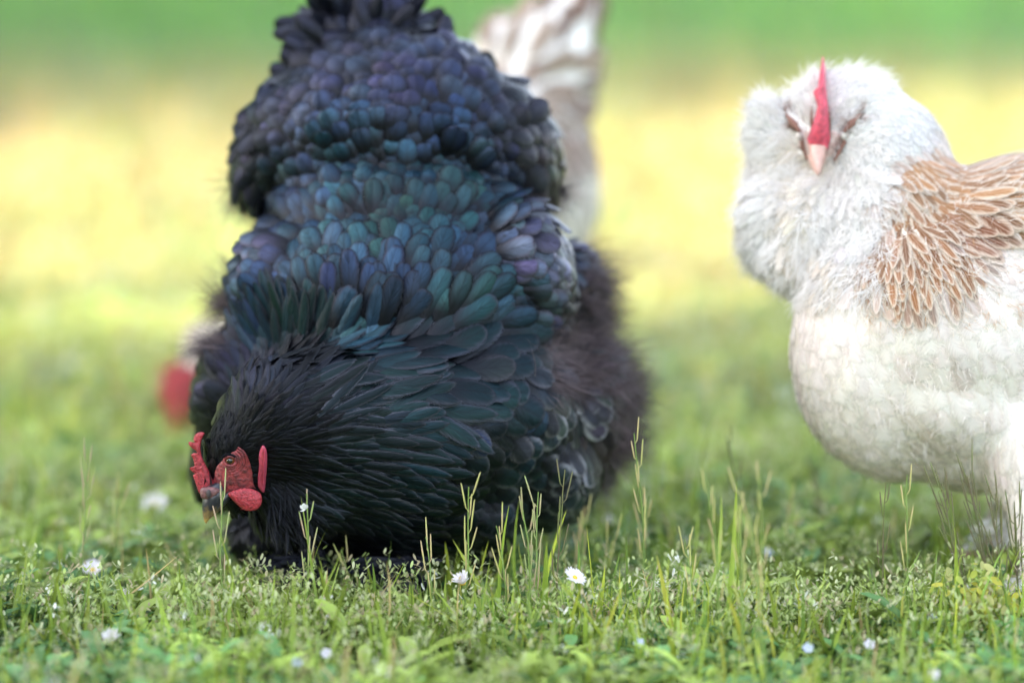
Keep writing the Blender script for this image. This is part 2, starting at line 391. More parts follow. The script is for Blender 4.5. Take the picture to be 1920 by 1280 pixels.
def thin(P, R):
    """Greedy even spacing, R the wanted distance at each point."""
    cell = float(R.max()); grid = {}; keep = []
    K = np.floor(P / cell).astype(int)
    for i in range(len(P)):
        kx, ky, kz = K[i]; ok = True; p_ = P[i]; r2 = R[i] ** 2
        for a_ in (-1, 0, 1):
            for b_ in (-1, 0, 1):
                for c_ in (-1, 0, 1):
                    for q in grid.get((kx + a_, ky + b_, kz + c_), ()):
                        d = P[q] - p_
                        if d[0] * d[0] + d[1] * d[1] + d[2] * d[2] < r2: ok = False; break
                    if not ok: break
                if not ok: break
            if not ok: break
        if ok: grid.setdefault((kx, ky, kz), []).append(i); keep.append(i)
    return np.array(keep)
def to_px(P):
    q = P - np.array([0, 0, H]); f_ = q[:, 1] * ca - q[:, 2] * sa; up_ = q[:, 1] * sa + q[:, 2] * ca
    return 960 + F * q[:, 0] / f_, 640 - F * up_ / f_
def field(u, v, ctrl, cols, p=3.0):
    """ctrl rows: u v du dv length width colour kind(0 round,1 lance)"""
    C = np.array([[c[0], c[1]] for c in ctrl], float); n = len(u)
    d2 = (u[:, None] - C[None, :, 0]) ** 2 + (v[:, None] - C[None, :, 1]) ** 2 + 150
    wgt = d2 ** (-p / 2 - .5); wgt /= wgt.sum(1, keepdims=True)
    dirs = np.array([[c[2], c[3]] for c in ctrl], float); dirs /= np.linalg.norm(dirs, axis=1, keepdims=True)
    D = wgt @ dirs; D /= np.maximum(np.linalg.norm(D, axis=1, keepdims=True), 1e-6)
    L = wgt @ np.array([c[4] for c in ctrl], float); W = wgt @ np.array([c[5] for c in ctrl], float)
    pick = (wgt.cumsum(1) > rng.random(n)[:, None]).argmax(1)
    cA = np.array([cols[c[6]][0] for c in ctrl]); cB = np.array([cols[c[6]][1] for c in ctrl])
    cA = .72 * (wgt @ cA) + .28 * cA[pick]; cB = .72 * (wgt @ cB) + .28 * cB[pick]
    kind = np.array([c[7] for c in ctrl])[(wgt).argmax(1)]
    return D, L, W, cA, cB, kind
def tangent(P, N, D, jit):
    d3 = np.stack([D[:, 0], np.zeros(len(D)), -D[:, 1]], -1) + rng.normal(0, jit, (len(D), 3))
    back = N[:, 1] > .1                                  # the far side: feathers run back and down
    d3[back] += np.array([0, .5, -.2])
    T = d3 - N * (d3 * N).sum(1, keepdims=True)
    return unit(T)
def ring_puff(fr, outline, medial, T, wfn, rings=5, z0=0.0, sub=3):
    """A fleshy flap: outline and its mid-line in u, v; T half thickness; wfn depth."""
    o = np.array(outline, float); n0 = len(o)
    pts = []
    for i in range(n0):
        a_, b_, c_, d_ = o[i - 1], o[i], o[(i + 1) % n0], o[(i + 2) % n0]
        for k in range(sub):
            t = k / sub
            pts.append(.5 * ((2 * b_) + (-a_ + c_) * t + (2 * a_ - 5 * b_ + 4 * c_ - d_) * t * t + (-a_ + 3 * b_ - 3 * c_ + d_) * t ** 3))
    o = np.array(pts); n = len(o); m_ = np.array(medial, float)
    near = []
    for q in o:
        best = None
        if len(m_) == 1: near.append(m_[0]); continue
        for a_, b_ in zip(m_[:-1], m_[1:]):
            t = np.clip(((q - a_) @ (b_ - a_)) / max(((b_ - a_) @ (b_ - a_)), 1e-9), 0, 1); c_ = a_ + t * (b_ - a_)
            d = np.linalg.norm(q - c_)
            if best is None or d < best[0]: best = (d, c_)
        near.append(best[1])
    near = np.array(near); V = []; S = list(np.sin(np.linspace(0, math.pi / 2, rings + 1)))
    for sgn in (-1, 1):
        for s in S:
            uv_ = near * (1 - s) + o * s; th = T * math.sqrt(max(0, 1 - s * s))
            V.append(fr(uv_[:, 0], uv_[:, 1], np.array([wfn(*q) for q in uv_]) + sgn * th))
    R = len(S); V = np.concatenate(V); Q = []
    for h_ in range(2):
        for r in range(R - 1):
            for i in range(n):
                j = (i + 1) % n; a_ = (h_ * R + r) * n
                q = [a_ + i, a_ + j, a_ + n + j, a_ + n + i]; Q.append(q if h_ else q[::-1])
    return np_mesh('flap', V, np.array(Q))
def loft(fr, st, n=16):
    """stations: u v w ru rw tilt(deg) -> closed horn"""
    V = []
    st = np.array(st, float); d = np.gradient(st[:, :2], axis=0)
    for k, (u, v, w_, ru, rw) in enumerate(st[:, :5]):
        t = d[k] / np.linalg.norm(d[k]); nrm = np.array([-t[1], t[0]])
        th = np.linspace(0, 2 * math.pi, n, endpoint=False)
        V.append(fr(u + nrm[0] * ru * np.cos(th), v + nrm[1] * ru * np.cos(th), w_ + rw * np.sin(th)))
    V = np.concatenate(V); Q = []
    for k in range(len(st) - 1):
        for i in range(n): j = (i + 1) % n; Q.append([k * n + i, k * n + j, (k + 1) * n + j, (k + 1) * n + i])
    return np_mesh('horn', V, np.array(Q))
def ball(fr, u, v, w_, ru, rv, rw):
    me = bpy.data.meshes.new('ball'); q = SPH[0] * np.array([ru, rv, rw])
    me.from_pydata(fr(u + q[:, 0], v + q[:, 1], w_ + q[:, 2]).tolist(), [], SPH[1]); me.update()
    for p_ in me.polygons: p_.use_smooth = True
    return me

def plumage(fr, body, ctrl, cols, n_cand, k, spacing, hue=.1, bri=.3, jit=.12, lj=.15, off=1.0):
    P, N = surface_samples(body, n_cand); u, v = to_px(P)
    D, L, W, cA, cB, kind = field(u, v, ctrl, cols)
    sc_ = 1 / k
    R = np.where(kind == 0, np.maximum(W * spacing * 1.7, L * spacing), np.maximum(W * spacing, L * spacing * .45)) * sc_
    i = thin(P, R); P, N, D, L, W, cA, cB, kind, u, v = (a_[i] for a_ in (P, N, D, L, W, cA, cB, kind, u, v))
    n = len(P); T = tangent(P, N, D, jit)
    br = rng.uniform(1 - bri, 1 + bri, n)[:, None]; hs = rng.normal(0, 1, (n, 3)) * hue
    cA = np.clip(cA * br * (1 + hs), .002, .95); cB = np.clip(cB * br, .002, .95)
    L = L * sc_ * rng.uniform(1 - lj, 1 + lj, n); W = W * sc_ * rng.uniform(.85, 1.15, n)
    P = P - T * L[:, None] * .30 + N * W[:, None] * np.where(kind == 0, .13, .10)[:, None] * off
    return dict(P=P, N=N, T=T, L=L, W=W, cA=cA, cB=cB, kind=kind, u=u, v=v, n=n)
def build_feathers(name, parent, mat, f, sel, lift=.13, bend=.1, cup=.16):
    parts = []
    for kd, pr in ((0, 'round'), (1, 'lance')):
        s = sel & (f['kind'] == kd)
        if not s.any(): continue
        m_ = int(s.sum())
        parts.append(ribbons(f['P'][s], f['T'][s], f['N'][s], f['L'][s], f['W'][s], pr, lift * rng.uniform(.6, 1.5, m_),
                             bend * rng.uniform(.4, 1.6, m_), f['cA'][s], f['cB'][s], cup=cup, nu=5, side=rng.uniform(-.1, .1, m_)))
    if not parts: return None
    V, Q, A = merge(parts)
    return link(name, np_mesh(name, V, Q, True, A), mat, parent)
def fluff(fr, body, n, k, sel_fn, dirfn, L0, L1, width, cfn, name, parent, mat, out_=.5):
    P, N = surface_samples(body, n); u, v = to_px(P); s = sel_fn(u, v, P, N)
    P, N, u, v = P[s], N[s], u[s], v[s]; n = len(P)
    D = dirfn(u, v) + .7 * np.stack([np.sin(u * .11 + 2 * np.sin(v * .07)), np.cos(v * .10 + 2 * np.sin(u * .06))], -1)
    T = tangent(P, N, D, .22); T = unit(T + N * rng.uniform(out_ * .4, out_ * 1.4, n)[:, None])
    Np = unit(N - T * (N * T).sum(1, keepdims=True) + rng.normal(0, .25, (n, 3)))
    c = cfn(u, v, n)
    V, Q, A = ribbons(P - N * .001, T, Np, rng.uniform(L0, L1, n), width * rng.uniform(.6, 1.4, n), 'hair', 0, rng.uniform(-.1, .35, n), c, c, nu=2, side=rng.uniform(-.3, .3, n))
    return link(name, np_mesh(name, V, Q, True, A), mat, parent)

# ================================================================== black hen
FB = Frame(2.13, 2400.0)
black = [
 (760, 790, 190, 330, 235, 240), (750, 600, 260, 322, 220, 240), (745, 440, 330, 255, 150, 200),
 (745, 270, 410, 290, 175, 195), (505, 305, 420, 68, 85, 100), (985, 300, 420, 66, 100, 110), (735, 150, 450, 185, 92, 130),
 (700, 60, 510, 85, 75, 65), (980, 520, 230, 90, 150, 150, -8), (500, 560, 250, 72, 130, 140, 8),
 (1085, 780, 320, 95, 150, 160, 8), (1060, 560, 400, 70, 110, 90), (1010, 880, 220, 110, 110, 150),
 (445, 740, 230, 80, 130, 120, 10), (405, 860, 260, 45, 90, 70),
 (700, 830, 20, 230, 180, 150), (590, 800, -40, 140, 140, 120), (510, 790, -80, 100, 110, 95, 20), (445, 838, -110, 62, 66, 52, 25), (440, 890, -110, 50, 60, 40),
 (560, 930, -30, 95, 90, 90), (740, 970, 120, 230, 70, 150), (640, 1030, 150, 70, 60, 60), (880, 1010, 180, 70, 60, 60), (500, 1000, 180, 70, 60, 60)]
bbody = blob_body(FB, black, .0055, 14)
C_B = {  # centre, rim; pale rims on black, deep and ink paint edge glints
 'sheen': ((.012, .024, .032), (.11, .115, .14)),
 'slate': ((.028, .033, .062), (.012, .012, .022)), 'blue': ((.018, .036, .072), (.011, .012, .024)), 'teal': ((.016, .046, .066), (.008, .012, .020)),
 'green': ((.017, .046, .050), (.007, .012, .015)), 'violet': ((.060, .070, .108), (.050, .048, .066)), 'black': ((.0030, .0036, .006), (.014, .016, .022)),
 'deep': ((.0040, .016, .020), (.026, .030, .040)), 'brown': ((.045, .037, .038), (.070, .060, .062)), 'grey': ((.034, .040, .050), (.24, .245, .28)),
 'dslate': ((.014, .016, .028), (.010, .010, .015)), 'ink': ((.0035, .010, .013), (.034, .037, .048))}
ctrl_b = [
 (700, 20, -.1, -1, 90, 60, 'slate', 0), (560, 90, -1, -.3, 70, 50, 'dslate', 0), (830, 60, .5, -1, 70, 54, 'slate', 0),
 (740, 110, 0, -1, 62, 54, 'slate', 0), (620, 150, -.5, -1, 62, 54, 'slate', 0), (880, 140, .5, -1, 60, 52, 'slate', 0),
 (540, 210, -.8, -.5, 60, 50, 'slate', 0), (740, 200, 0, -1, 58, 52, 'slate', 0), (960, 200, .8, -.5, 56, 46, 'dslate', 0),
 (660, 240, -.2, -1, 58, 50, 'blue', 0), (830, 250, .3, -1, 56, 48, 'blue', 0), (480, 290, -.7, .6, 62, 46, 'dslate', 0),
 (460, 350, -.3, 1, 80, 36, 'dslate', 0), (1010, 280, .7, .6, 56, 44, 'brown', 0), (1030, 340, .4, 1, 80, 36, 'brown', 0), (940, 300, .6, .4, 56, 44, 'slate', 0),
 (560, 330, -.5, -.4, 55, 44, 'blue', 0), (740, 320, 0, -1, 55, 42, 'teal', 0), (650, 310, -.3, -1, 55, 44, 'teal', 0), (850, 330, .4, -.9, 55, 42, 'teal', 0),
 (740, 400, 0, -1, 60, 38, 'green', 0), (640, 390, -.5, -.8, 62, 38, 'teal', 0), (560, 410, -.8, -.6, 66, 40, 'blue', 0), (850, 390, .5, -.8, 60, 38, 'green', 0),
 (930, 400, .8, -.5, 60, 40, 'teal', 0), (980, 390, .9, -.2, 60, 40, 'violet', 0), (490, 460, -.9, -.4, 66, 40, 'violet', 0),
 (700, 470, -.3, -1, 70, 40, 'green', 0), (780, 480, .2, -1, 70, 40, 'teal', 0), (880, 480, .6, -.8, 70, 40, 'blue', 0), (980, 480, .9, .1, 66, 38, 'violet', 0),
 (600, 500, -.5, -.8, 70, 40, 'teal', 0), (520, 530, -.8, -.5, 70, 40, 'blue', 0), (450, 560, -.8, -.1, 70, 34, 'blue', 0), (1040, 520, .9, .4, 60, 36, 'violet', 0),
 (640, 570, .1, -1, 76, 36, 'blue', 0), (740, 560, .2, -1, 76, 38, 'blue', 0), (840, 560, .5, -.9, 78, 38, 'green', 0), (930, 570, .8, -.5, 74, 42, 'teal', 0), (1010, 600, .9, .3, 60, 38, 'violet', 0),
 (530, 600, -.05, -1, 100, 24, 'deep', 1), (590, 620, .25, -1, 110, 26, 'deep', 1), (480, 620, -.5, -.9, 80, 22, 'blue', 1), (430, 650, -.8, -.4, 60, 26, 'dslate', 1),
 (660, 640, .55, -.8, 115, 32, 'teal', 1), (760, 640, .65, -.7, 115, 38, 'deep', 0), (860, 640, .8, -.6, 110, 44, 'deep', 0), (950, 660, .9, -.3, 95, 46, 'deep', 0), (1020, 670, 1, .2, 60, 44, 'brown', 0),
 (560, 680, .65, -.75, 90, 14, 'black', 1), (470, 720, -.2, -.9, 60, 18, 'dslate', 1), (640, 720, .85, -.5, 120, 22, 'ink', 1), (740, 720, .9, -.3, 125, 34, 'deep', 1), (860, 730, 1, -.1, 115, 38, 'deep', 0), (940, 750, 1, .2, 85, 44, 'deep', 0),
 (500, 770, .7, -.7, 45, 9, 'black', 1), (580, 780, .9, -.35, 75, 11, 'black', 1), (680, 800, .97, .05, 110, 20, 'ink', 1), (800, 810, .97, .2, 125, 30, 'deep', 1), (900, 820, .95, .3, 90, 36, 'ink', 0),
 (420, 790, .35, -.9, 22, 6, 'black', 1), (440, 820, .5, -.8, 24, 6, 'black', 1), (480, 830, .9, -.3, 28, 7, 'black', 1), (395, 830, .3, -.9, 15, 5, 'black', 1),
 (540, 860, 1, .1, 50, 9, 'black', 1), (640, 870, .97, .2, 80, 14, 'ink', 1), (760, 880, .97, .25, 105, 24, 'deep', 1), (860, 900, .93, .35, 90, 34, 'ink', 0),
 (530, 930, .7, .7, 48, 8, 'black', 1), (620, 940, .93, .4, 75, 14, 'ink', 1), (740, 950, .97, .3, 85, 26, 'ink', 1), (560, 990, .4, 1, 55, 8, 'black', 1), (640, 1010, .7, .6, 60, 20, 'black', 1),
 (980, 780, .85, .5, 52, 44, 'blue', 0), (1040, 760, .9, .4, 56, 36, 'grey', 0), (980, 860, .8, .55, 46, 36, 'sheen', 0), (1040, 850, .8, .6, 46, 34, 'grey', 0), (1100, 820, .7, .8, 60, 30, 'brown', 0),
 (940, 930, .8, .6, 46, 36, 'sheen', 0), (1020, 930, .6, .8, 46, 34, 'grey', 0), (860, 980, .9, .4, 50, 36, 'ink', 0), (1080, 680, .9, .3, 60, 22, 'brown', 1), (1090, 770, .8, .6, 60, 34, 'grey', 0), (1080, 860, .6, .8, 54, 30, 'grey', 0), (1150, 760, .8, .6, 70, 22, 'brown', 1), (1080, 560, .9, -.2, 60, 22, 'brown', 1),
 (400, 760, -.8, .2, 60, 34, 'dslate', 0), (380, 860, -.5, .9, 60, 30, 'black', 0), (440, 960, 0, 1, 60, 24, 'black', 1)]
ctrl_b = [c if (c[7] or c[1] > 370) else (*c[:4], c[4] * .84, c[5] * .80, c[6], 0) for c in ctrl_b]
ctrl_b = [c if (c[7] or c[1] <= 370 or c[1] > 640) else (*c[:4], c[4] * .92, c[5] * .84, c[6], 0) for c in ctrl_b]
root_b = empty('hen', (float(FB(740, 900, 150)[0]), 2.2, 0))
tag(root_b, 'large glossy blue-black hen pecking at the grass with its head down', 'hen')
link('body', bbody, M_SKIN_D, root_b)
f = plumage(FB, bbody, ctrl_b, C_B, 140000, 2400.0, .31, .09, .33, jit=.15, lj=.28)
f['W'] *= np.where(f['kind'] == 0, 1.45, 1.1); f['L'] *= np.where(f['kind'] == 0, 1.1, 1.0)
u, v = f['u'], f['v']
front = f['N'][:, 1] < .35
# face stays bare
def inpoly(u, v, poly):
    poly = np.array(poly, float); ins = np.zeros(len(u), bool); n = len(poly)
    for i in range(n):
        x1, y1 = poly[i]; x2, y2 = poly[(i + 1) % n]
        c_ = ((y1 > v) != (y2 > v)) & (u < (x2 - x1) * (v - y1) / (y2 - y1 + 1e-9) + x1); ins ^= c_
    return ins
Z = lambda a: [(260 + p_[0] / 4.74, 750 + p_[1] / 4.74) for p_ in a]
FACE = Z([(790, 490), (860, 450), (930, 440), (980, 530), (1010, 640), (1010, 740), (960, 800), (850, 830), (760, 830), (700, 840), (620, 870), (560, 850), (560, 800), (640, 740), (690, 680), (700, 610), (750, 560)])
bare = inpoly(u, v, FACE) & (f['P'][:, 1] < 2.14)
hack = (f['kind'] == 1) & (v > 540) & (u < 930) & (u > 440)
tailr = (v < 110)
wr = (u > 955) & (v > 400) & (v < 640) & ~hack; wl = (u < 520) & (v > 440) & (v < 680) & ~hack
brs = (v > 700) & ~hack & ~bare
ok = ~bare
build_feathers('hackle', root_b, M_HACK, f, hack & ok, .20, .13, .14)
build_feathers('tail', root_b, M_BLACK, f, tailr & ok, .25, .2, .2)
build_feathers('wing', root_b, M_BLACK, f, wr & ok, .2, .2, .14)
build_feathers('wing', root_b, M_BLACK, f, wl & ok, .12, .1)
build_feathers('breast_feathers', root_b, M_BLACK, f, brs & ok & ~wr & ~wl, .17, .14, .12)
sad = ok & ~hack & ~tailr & ~wr & ~wl & ~brs
f['L'][sad & (v > 365)] *= 1.12; f['W'][sad & (v > 365)] *= .92
build_feathers('cushion_feathers', root_b, M_BLACK, f, sad & (v <= 365), .38, .34, .17)
build_feathers('back_feathers', root_b, M_BLACK, f, sad & (v > 365), .21, .15, .11)
# curled tail tufts
def fan(fr, base, tips, k, W, col, name, parent, mat, prof='round', bend=.25, Wj=.2, nrm=(0, -1, .2)):
    P, T, L = [], [], []
    for b_, t_ in zip(base, tips):
        a_ = fr(*b_); c_ = fr(*t_); P.append(a_); T.append(c_ - a_)
    P = np.array(P); T = np.array(T); L = np.linalg.norm(T, axis=1); T = unit(T); n = len(P)
    N0 = np.array(nrm, float) + rng.normal(0, .3, (n, 3)); N = unit(N0 - T * (N0 * T).sum(1, keepdims=True))
    cA = np.clip(np.array(col[0]) * rng.uniform(.7, 1.3, (n, 1)), 0, .95); cB = np.clip(np.array(col[1]) * rng.uniform(.8, 1.2, (n, 1)), 0, .95)
    V, Q, A = ribbons(P, T, N, L, W / k * rng.uniform(1 - Wj, 1 + Wj, n), prof, bend * .8, bend, cA, cB, cup=.25, nu=5, side=rng.uniform(-.15, .15, n))
    return link(name, np_mesh(name, V, Q, True, A), mat, parent)
bs, ts = [], []
for k in range(70):
    t = k / 69; a_ = -1.15 + 2.0 * t + random.uniform(-.15, .15); r = random.uniform(70, 135)
    bu, bv = 690 + 60 * math.sin(a_), 95 - 20 * math.cos(a_)
    bs.append((bu, bv, random.uniform(420, 540))); ts.append((bu + r * math.sin(a_) * 1.1, bv - r * math.cos(a_) * .9 + 10, random.uniform(420, 600)))
for q in [((600, 110), (538, 62)), ((600, 90), (545, 85)), ((590, 130), (530, 100)), ((580, 150), (500, 140)), ((570, 170), (498, 165)), ((800, 90), (850, 60)), ((820, 100), (845, 40)), ((610, 80), (560, 40))]:
    for j in range(3):
        bs.append((*q[0], 420 + 20 * j)); ts.append((q[1][0] + random.uniform(-8, 8), q[1][1] + random.uniform(-10, 10), 430 + 20 * j))
fan(FB, bs, ts, 2400, 40, C_B['dslate'], 'tail_tuft', root_b, M_BLACK)
# soft brown down at the flanks and under the tail
bsel = lambda u, v, P, N: ((u > 1000) & (v > 430) & (v < 960) & ((u > 1125) | (v < 730)) & ~((u < 1078) & (v < 610)) & (rng.random(len(u)) < .9)) | ((u < 440) & (v > 500) & (v < 660)) | ((v > 330) & (v < 420) & ((u < 500) | (u > 990)) & (P[:, 1] > 2.29))
fluff(FB, bbody, 170000, 2400, bsel, lambda u, v: np.stack([np.where(u > 740, .8, -.8), np.where(v > 420, .25, 1)], -1), .012, .048, .0005,
      lambda u, v, n: np.array([.095, .070, .074]) * rng.uniform(.3, 1.6, (n, 1)), 'flank_down', root_b, M_DOWN, .95)
# fine hair-like barbs that loosen the outline and the neck
fluff(FB, bbody, 24000, 2400, lambda u, v, P, N: (P[:, 1] < 2.30) & (v > 600) & (rng.random(len(u)) < .5) & ~inpoly(u, v, FACE),
      lambda u, v: field(u, v, ctrl_b, C_B)[0], .006, .016, .00032, lambda u, v, n: np.array([.018, .020, .028]) * rng.uniform(.3, 2.5, (n, 1)), 'loose_barbs', root_b, M_HACK, .35)
# bristles growing through the bare face
fluff(FB, bbody, 60000, 2400, lambda u, v, P, N: inpoly(u, v, FACE) & (P[:, 1] < 2.14), lambda u, v: np.stack([u * 0 + .9, -.2 + 0 * u], -1), .004, .008, .00022,
      lambda u, v, n: np.array([.012, .012, .015]) * rng.uniform(.3, 2.5, (n, 1)), 'face_bristles', root_b, M_HACK, .9)
# under-hackle tuft below the ear and throat
bs = [(random.uniform(500, 570), random.uniform(920, 985), random.uniform(-120, -60)) for _ in range(150)]
ts = [(b_[0] + random.uniform(-5, 45), b_[1] + random.uniform(38, 66), b_[2] - random.uniform(-10, 35)) for b_ in bs]
fan(FB, bs, ts, 2400, 5, C_B['black'], 'throat_feathers', root_b, M_HACK, 'lance', .15)

# face
def head_w(u, v): return -158 + .0035 * ((u - 450) ** 2 + (v - 880) ** 2) * .6
bv_t = BVHTree.FromPolygons([p_.co for p_ in bbody.vertices], [tuple(p_.vertices) for p_ in bbody.polygons])
def surf_w(fr, u, v, off=0):
    r = ray(u, v); d = Vector(r.tolist()).normalized(); hit = bv_t.ray_cast(Vector((0, 0, H)), d)
    if hit[0] is None: return None
    return (hit[0].y - fr.Y0) * fr.k + off
def swf(off, dflt=-130):
    def g_(u, v):
        r = surf_w(FB, u, v, off); return dflt if (r is None or r > -60) else r
    return g_
fo = Z([(790, 490), (860, 450), (930, 440), (980, 530), (1010, 640), (1020, 740), (1040, 800), (960, 850), (850, 870), (760, 850), (690, 850), (630, 860), (570, 850), (545, 810), (600, 760), (670, 700), (680, 610), (740, 540)])
link('face', ring_puff(FB, fo, Z([(620, 810), (760, 720), (880, 620)]), 5, swf(-3), 8), M_FACE, root_b)
comb = ring_puff(FB, Z([(585, 292), (535, 285), (500, 310), (488, 350), (505, 380), (512, 420), (480, 395), (452, 368), (442, 385), (462, 415), (505, 445), (520, 470), (490, 470), (465, 488), (485, 520), (492, 560), (500, 600), (470, 596), (452, 606), (475, 632), (500, 655), (482, 670), (500, 720), (520, 780), (545, 830), (600, 800), (690, 770), (655, 700), (620, 620), (590, 560), (560, 490), (550, 420), (560, 350)]),
     Z([(548, 320), (535, 400), (535, 480), (550, 560), (580, 650), (600, 720), (575, 770)]), 7, lambda u, v: -128, 4)
link('comb', comb, M_RED, root_b)
def hash_bumps():
    pass
lobe = link('earlobe', ring_puff(FB, Z([(1100, 400), (1135, 440), (1142, 540), (1135, 660), (1125, 760), (1110, 822), (1065, 780), (1058, 700), (1068, 600), (1070, 480)]), Z([(1105, 440), (1105, 600), (1092, 770)]), 9, swf(-10, -140)), M_LOBE, root_b)
link('lobe_fold', ring_puff(FB, Z([(1112, 430), (1128, 480), (1126, 620), (1106, 760), (1098, 700), (1108, 560)]), Z([(1115, 470), (1112, 600), (1104, 730)]), 5, swf(-20, -150)), M_LOBE, lobe)
link('wattle', ring_puff(FB, Z([(790, 830), (880, 790), (980, 780), (1075, 820), (1095, 880), (1080, 940), (1030, 978), (950, 978), (880, 930), (830, 880)]), Z([(880, 860), (970, 890), (1020, 900)]), 8, lambda u, v: -150, 7), M_RED, root_b)
link('wattle', ring_puff(FB, Z([(790, 880), (850, 900), (930, 960), (900, 975), (840, 940)]), Z([(830, 905), (890, 950)]), 5, lambda u, v: -122), M_RED, root_b)
# beak: two halves, horn grey with a yellow tip
m, nt, p = new_mat('horn_beak')
tc = nd(nt, 'ShaderNodeTexCoord'); sx = nd(nt, 'ShaderNodeSeparateXYZ'); nt.links.new(tc.outputs['Object'], sx.inputs[0])
tipz = float(FB(386, 980, -150)[2])
mr = nd(nt, 'ShaderNodeMapRange'); nt.links.new(sx.outputs[2], mr.inputs[0]); mr.inputs[1].default_value = tipz; mr.inputs[2].default_value = tipz + .022
nz = nd(nt, 'ShaderNodeTexNoise'); nz.inputs['Scale'].default_value = 260; nt.links.new(tc.outputs['Object'], nz.inputs['Vector'])
fa = mth(nt, 'ADD', mr.outputs[0], mth(nt, 'MULTIPLY', mth(nt, 'SUBTRACT', nz.outputs['Fac'], .5), .7))
cr = nd(nt, 'ShaderNodeValToRGB'); nt.links.new(fa, cr.inputs[0]); e = cr.color_ramp.elements
e[0].position = .0; e[0].color = (.42, .28, .08, 1); e[1].position = .55; e[1].color = (.022, .022, .03, 1)
e2 = cr.color_ramp.elements.new(.3); e2.color = (.16, .11, .05, 1)
nt.links.new(cr.outputs[0], p.inputs['Base Color']); p.inputs['Roughness'].default_value = .3
M_BEAK = m
zz = lambda a, b, w_, ru, rw: (260 + a / 4.74, 750 + b / 4.74, w_, ru / 4.74, rw)
bk = link('beak', loft(FB, [zz(740, 740, -130, 40, 12), zz(690, 820, -135, 98, 22), zz(650, 890, -138, 92, 22), zz(622, 960, -140, 62, 17), zz(607, 1030, -142, 38, 10), zz(598, 1075, -143, 17, 5), zz(600, 1096, -143, 2, .6)]), M_BEAK, root_b)
link('lower_beak', loft(FB, [zz(830, 810, -132, 30, 12), zz(760, 880, -134, 42, 17), zz(700, 950, -137, 36, 13), zz(655, 1010, -139, 22, 8), zz(625, 1055, -140, 5, 2)]), M_BEAK, bk)
link('nostril', ball(FB, 260 + 622 / 4.74, 750 + 830 / 4.74, -164, 4.5, 8, 4), plain('nostril_skin', (.05, .04, .04), .6, bump=.5), bk)
eu, ev = 260 + 812 / 4.74, 750 + 540 / 4.74
ew = (surf_w(FB, eu, ev) or -150)
link('cere', ring_puff(FB, Z([(548, 790), (600, 770), (680, 775), (720, 800), (690, 850), (640, 885), (590, 880), (552, 860)]), Z([(600, 825), (660, 820)]), 8, lambda u, v: -153, 5), plain('cere_skin', (.20, .09, .09), .5, noise=.5, nscale=400, bump=1), bk)
ews = ew - 7
eye = link('eye', ball(FB, eu, ev, ews + 2, 9, 8.5, 9), M_EYE_O, root_b)
link('pupil', ball(FB, eu - .5, ev, ews - 5, 5.2, 5.2, 3.2), M_EYE_B, eye)
th = np.linspace(0, 2 * math.pi, 21); lid = FB(eu + 11 * np.cos(th), ev + 9 * np.sin(th), ews - 3 + 2 * np.cos(2 * th))
link('eyelid', tubes_mesh('lid', [(lid, .0011, 7)]), M_FACE, eye)
for q_ in range(4):
    rr_ = 15 + 5 * q_; t_ = np.linspace(-1.1, 1.9 - .2 * q_, 14); uu, vv = eu + rr_ * np.cos(t_) * 1.05, ev + rr_ * np.sin(t_) * .95
    wk = FB(uu, vv, np.array([swf(-7)(a_, b_) for a_, b_ in zip(uu, vv)]))
    link('wrinkle', tubes_mesh('wrinkle', [(wk, .0008, 6)]), M_FACE, eye)
lid2 = FB(eu - 2 + 15 * np.cos(th[2:9] + math.pi), ev - 1 + 11 * np.sin(th[2:9] + math.pi), ews - 5 + 0 * th[2:9])
link('brow', tubes_mesh('brow', [(lid2, .0011, 7)]), M_SKIN_D, eye)
# feathered feet
M_TOE = plain('dark_shank', (.10, .09, .10), .5, noise=.5, nscale=300, bump=.8)
for (fu, fv, fw) in ((560, 1075, 30), (730, 1085, 10)):
    tl = [(FB([fu + 60, fu + 30, fu + 10], [990, 1040, fv], [120, 80, fw]), [.010, .009, .008], 9)]
    for (du, dv_, dw) in ((-75, 14, -40), (-25, 30, -90), (45, 26, -80), (60, 0, 70)):
        tl.append((FB([fu + 10, fu + 10 + du * .5, fu + 10 + du], [fv, fv - 2 + dv_ * .5, fv + dv_], [fw, fw + dw * .5, fw + dw]), [.0075, .006, .0025], 8))
    ft = link('foot', tubes_mesh('foot', tl), M_TOE, root_b)
    bs = [(fu + random.uniform(-30, 50), fv + random.uniform(-45, 5), fw + random.uniform(-30, 60)) for _ in range(90)]
    ts = [(b_[0] + random.uniform(-75, 50), b_[1] + random.uniform(5, 36), b_[2] - random.uniform(20, 80)) for b_ in bs]
    fan(FB, bs, ts, 2400, 14, C_B['dslate'], 'foot_feathers', ft, M_DOWN, 'lance', .2)

